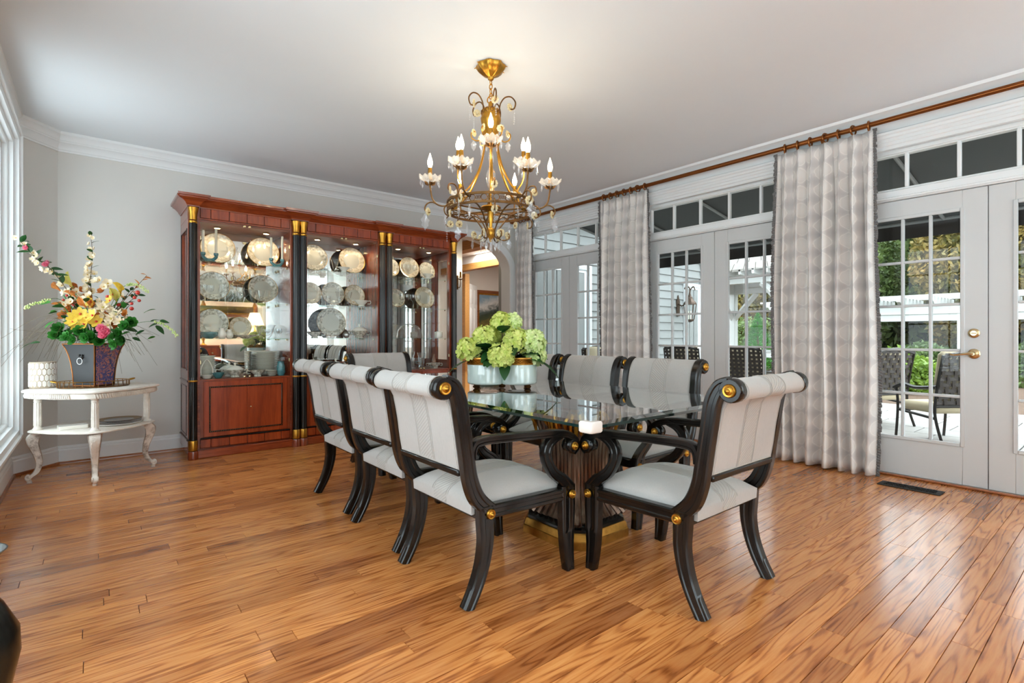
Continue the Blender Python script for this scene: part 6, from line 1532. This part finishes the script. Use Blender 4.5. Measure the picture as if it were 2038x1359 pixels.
for sd in range(4):
    R_ = Matrix.Rotation(sd * pi / 2, 4, 'Z')
    for k in range(10):
        e0 = (HW + .45) * (1 - k / 10); e1 = (HW + .45) * (1 - (k + 1) / 10); z0 = 2.92 + k * .16; n = max(1, int(e0 * 2 / .28))
        if sd % 2 == 0 or True:
            m = MB()
            for q in range(n):
                if sd < 2: m = MB()
                y0, y1 = -e0 + 2 * e0 * q / n, -e0 + 2 * e0 * (q + 1) / n; f0 = e1 / e0 if e0 else 0; j = .012 * ((q * 7 + k * 3) % 3)
                m.add([(-e0, y0 + .006, z0 - .01 + .02), (-e0, y1 - .006, z0 + .01), (-e1, (y1 - .006) * f0, z0 + .19), (-e1, (y0 + .006) * f0, z0 + .19), (-e0, y0 + .006, z0 - .02 - j), (-e0, y1 - .006, z0 - .02 - j)], [(0, 3, 2, 1), (0, 1, 5, 4)], 0, R_)
                if sd < 2: m.build('shingle', MT['shingle'], gz, 0)
            if sd > 1: m.build('shingle_course', MT['shingle'], gz, 0)
# pergola
pg = thing('pergola', (20, 3.4, -.6), 'long white pergola with notched rafter tails before the trees', 'pergola')
for y in (-9, -4.5, 0, 4.5): MB().box(-.12, .12, y - .12, y + .12, 0, 2.4, .01).build('post', MT['white_far'], pg)
MB().box(-.10, .10, -10, 5.5, 2.15, 2.62, .01).build('beam', MT['white_far'], pg); MB().box(-.14, .14, -10, 5.5, 2.36, 2.40, .01).build('beam_moulding', MT['white_far'], pg)
for k in range(20):
    y = -9.8 + k * .8; m = MB(); m.prism([(-.75, 2.74), (-.55, 2.62), (1.9, 2.62), (1.9, 2.88), (-.75, 2.88)], y - .05, y + .05, 'xz'); m.build('rafter', MT['white_far'], pg)
for k in range(6): MB().box(-.6 + k * .4, -.5 + k * .4, -10.2, 5.7, 2.885, 2.94).build('purlin', MT['white_far'], pg)
# planting
def foliage(c, r, n, size, seed):
    q = random.Random(seed); m = MB(); vs = []; fs = []
    for i in range(n):
        d = Vector((q.gauss(0, 1), q.gauss(0, 1), q.gauss(0, 1))).normalized(); k = q.uniform(.55, 1.0) ** .5 * (1 + .18 * sin(5 * d.x + seed) * cos(4 * d.y + 3 * d.z))
        p = Vector((c[0] + d.x * r[0] * k, c[1] + d.y * r[1] * k, c[2] + d.z * r[2] * k)); s = size * q.uniform(.6, 1.4)
        u = Vector((q.gauss(0, 1), q.gauss(0, 1), q.gauss(0, 1))).normalized(); v = u.cross(Vector((q.gauss(0, 1), q.gauss(0, 1), q.gauss(0, 1)))).normalized()
        b = len(vs); vs += [tuple(p - u * s), tuple(p + v * s * .45), tuple(p + u * s), tuple(p - v * s * .45)]; fs.append((b, b + 1, b + 2, b + 3))
    return m.add(vs, fs)
def shrub(name, c, r, n, size, m_, seed, label, trunk=None, group='garden trees and shrubs beyond the patio', cat='shrub'):
    o = thing(name, (c[0], c[1], ZP - .1), label, cat, group)
    f = foliage((0, 0, c[2] - ZP + .1), r, n, size, seed).build('foliage', MT[m_], o, 0); f['kind'] = 'stuff'
    if trunk: MB().tube(bez([(0, 0, -.5), (.05, .03, trunk * .5), (-.04, .05, trunk)], 5), [.26 - .012 * k for k in range(11)], 8).build('trunk', MT['bark'], o)
    else: MB().tube([(0, 0, -.3), (0, 0, max(.1, c[2] - ZP))], [.06, .02], 6).build('stem', MT['bark'], o)
specs = [('garden_tree', (25.6, y_, 3.6 + .4 * (i_ % 2)), (2.3, 1.86, 3.4), 'garden%d' % (1 + i_ % 2), 3.0, lb_) for i_, (y_, lb_) in enumerate([(-9.0, 'green tree at the far end of the pergola'), (-4.7, 'russet-tinged tree behind the pergola, beyond the cushioned chair'), (-.4, 'green tree behind the middle of the pergola'), (3.9, 'russet-tinged tree with a pale trunk behind the pergola'), (8.2, 'green tree behind the end of the pergola next to the gazebo'), (12.5, 'russet-tinged tree seen through the gazebo'), (16.8, 'green tree rising above the gazebo roof')])]
for i, (n, c, r, m_, tr_, lb) in enumerate(specs): shrub(n, c, r, 24000, .105, m_, i + 30, lb, tr_, cat='tree')
for i, (n, c, r, m_, lb) in enumerate([('garden_shrub', (18.2, 4.0, .1), (1.0, 1.0, .75), 'garden1', 'dark rounded shrub at the foot of the trees'), ('garden_shrub', (14.2, 3.55, .12), (.8, .8, .62), 'garden3', 'bright lime shrub at the patio edge beside the drape'), ('garden_shrub', (18.4, 1.6, .1), (1.0, 1.05, .8), 'garden1', 'spreading green shrub under the pergola beam'), ('garden_shrub', (18, -.9, .1), (1.0, 1.1, .8), 'garden3', 'lime-green shrub seen past the cushioned chair'), ('garden_shrub', (18.5, 6.2, .3), (1.1, .9, 1.0), 'garden1', 'dense green shrub beside the gazebo rail'), ('garden_shrub', (19.5, 9.8, .5), (1.3, 1.6, 1.3), 'garden1', 'dense green shrub behind the gazebo')]):
    shrub(n, c, r, 5000, .075, m_, i + 60, lb)
cn = thing('conifer', (17.3, 8.2, ZP - .1), 'bright green cone-shaped conifer framed by the gazebo posts', 'tree')
m = MB(); q = random.Random(9)
for i in range(4000):
    t = q.random() ** .7; a = q.random() * 6.283; R_ = .75 * t * q.uniform(.75, 1.05); p = Vector((R_ * cos(a), R_ * sin(a), 1.9 * (1 - t) + .25)); s = .07; u = Vector((cos(a), sin(a), q.uniform(-.2, .8))).normalized(); v = Vector((-sin(a), cos(a), 0))
    m.add([tuple(p - u * s), tuple(p + v * s * .3), tuple(p + u * s), tuple(p - v * s * .3)], [(0, 1, 2, 3)])
m.build('foliage', leafmat('conifer_green', (96, 176, 62), (60, 128, 44), .3, 2), cn, 0)['kind'] = 'stuff'
MB().tube([(0, 0, 0), (0, 0, 1.9)], [.08, .02], 6).build('trunk', MT['bark'], cn)
# hedge wall closing the garden
hd = thing('hedge', (32, 6, ZP), 'tall mixed hedge closing off the garden', 'hedge')
m = foliage((0, 0, 3.4), (2.2, 26, 5.4), 70000, .24, 77); f = m.build('foliage', MT['garden1'], hd, 0); f['kind'] = 'stuff'
MB().box(.2, .8, -26, 26, 0, 7.6).build('dense_core', mat('hedge_core', (44, 58, 30), .95, var=.5, vscale=2), hd)
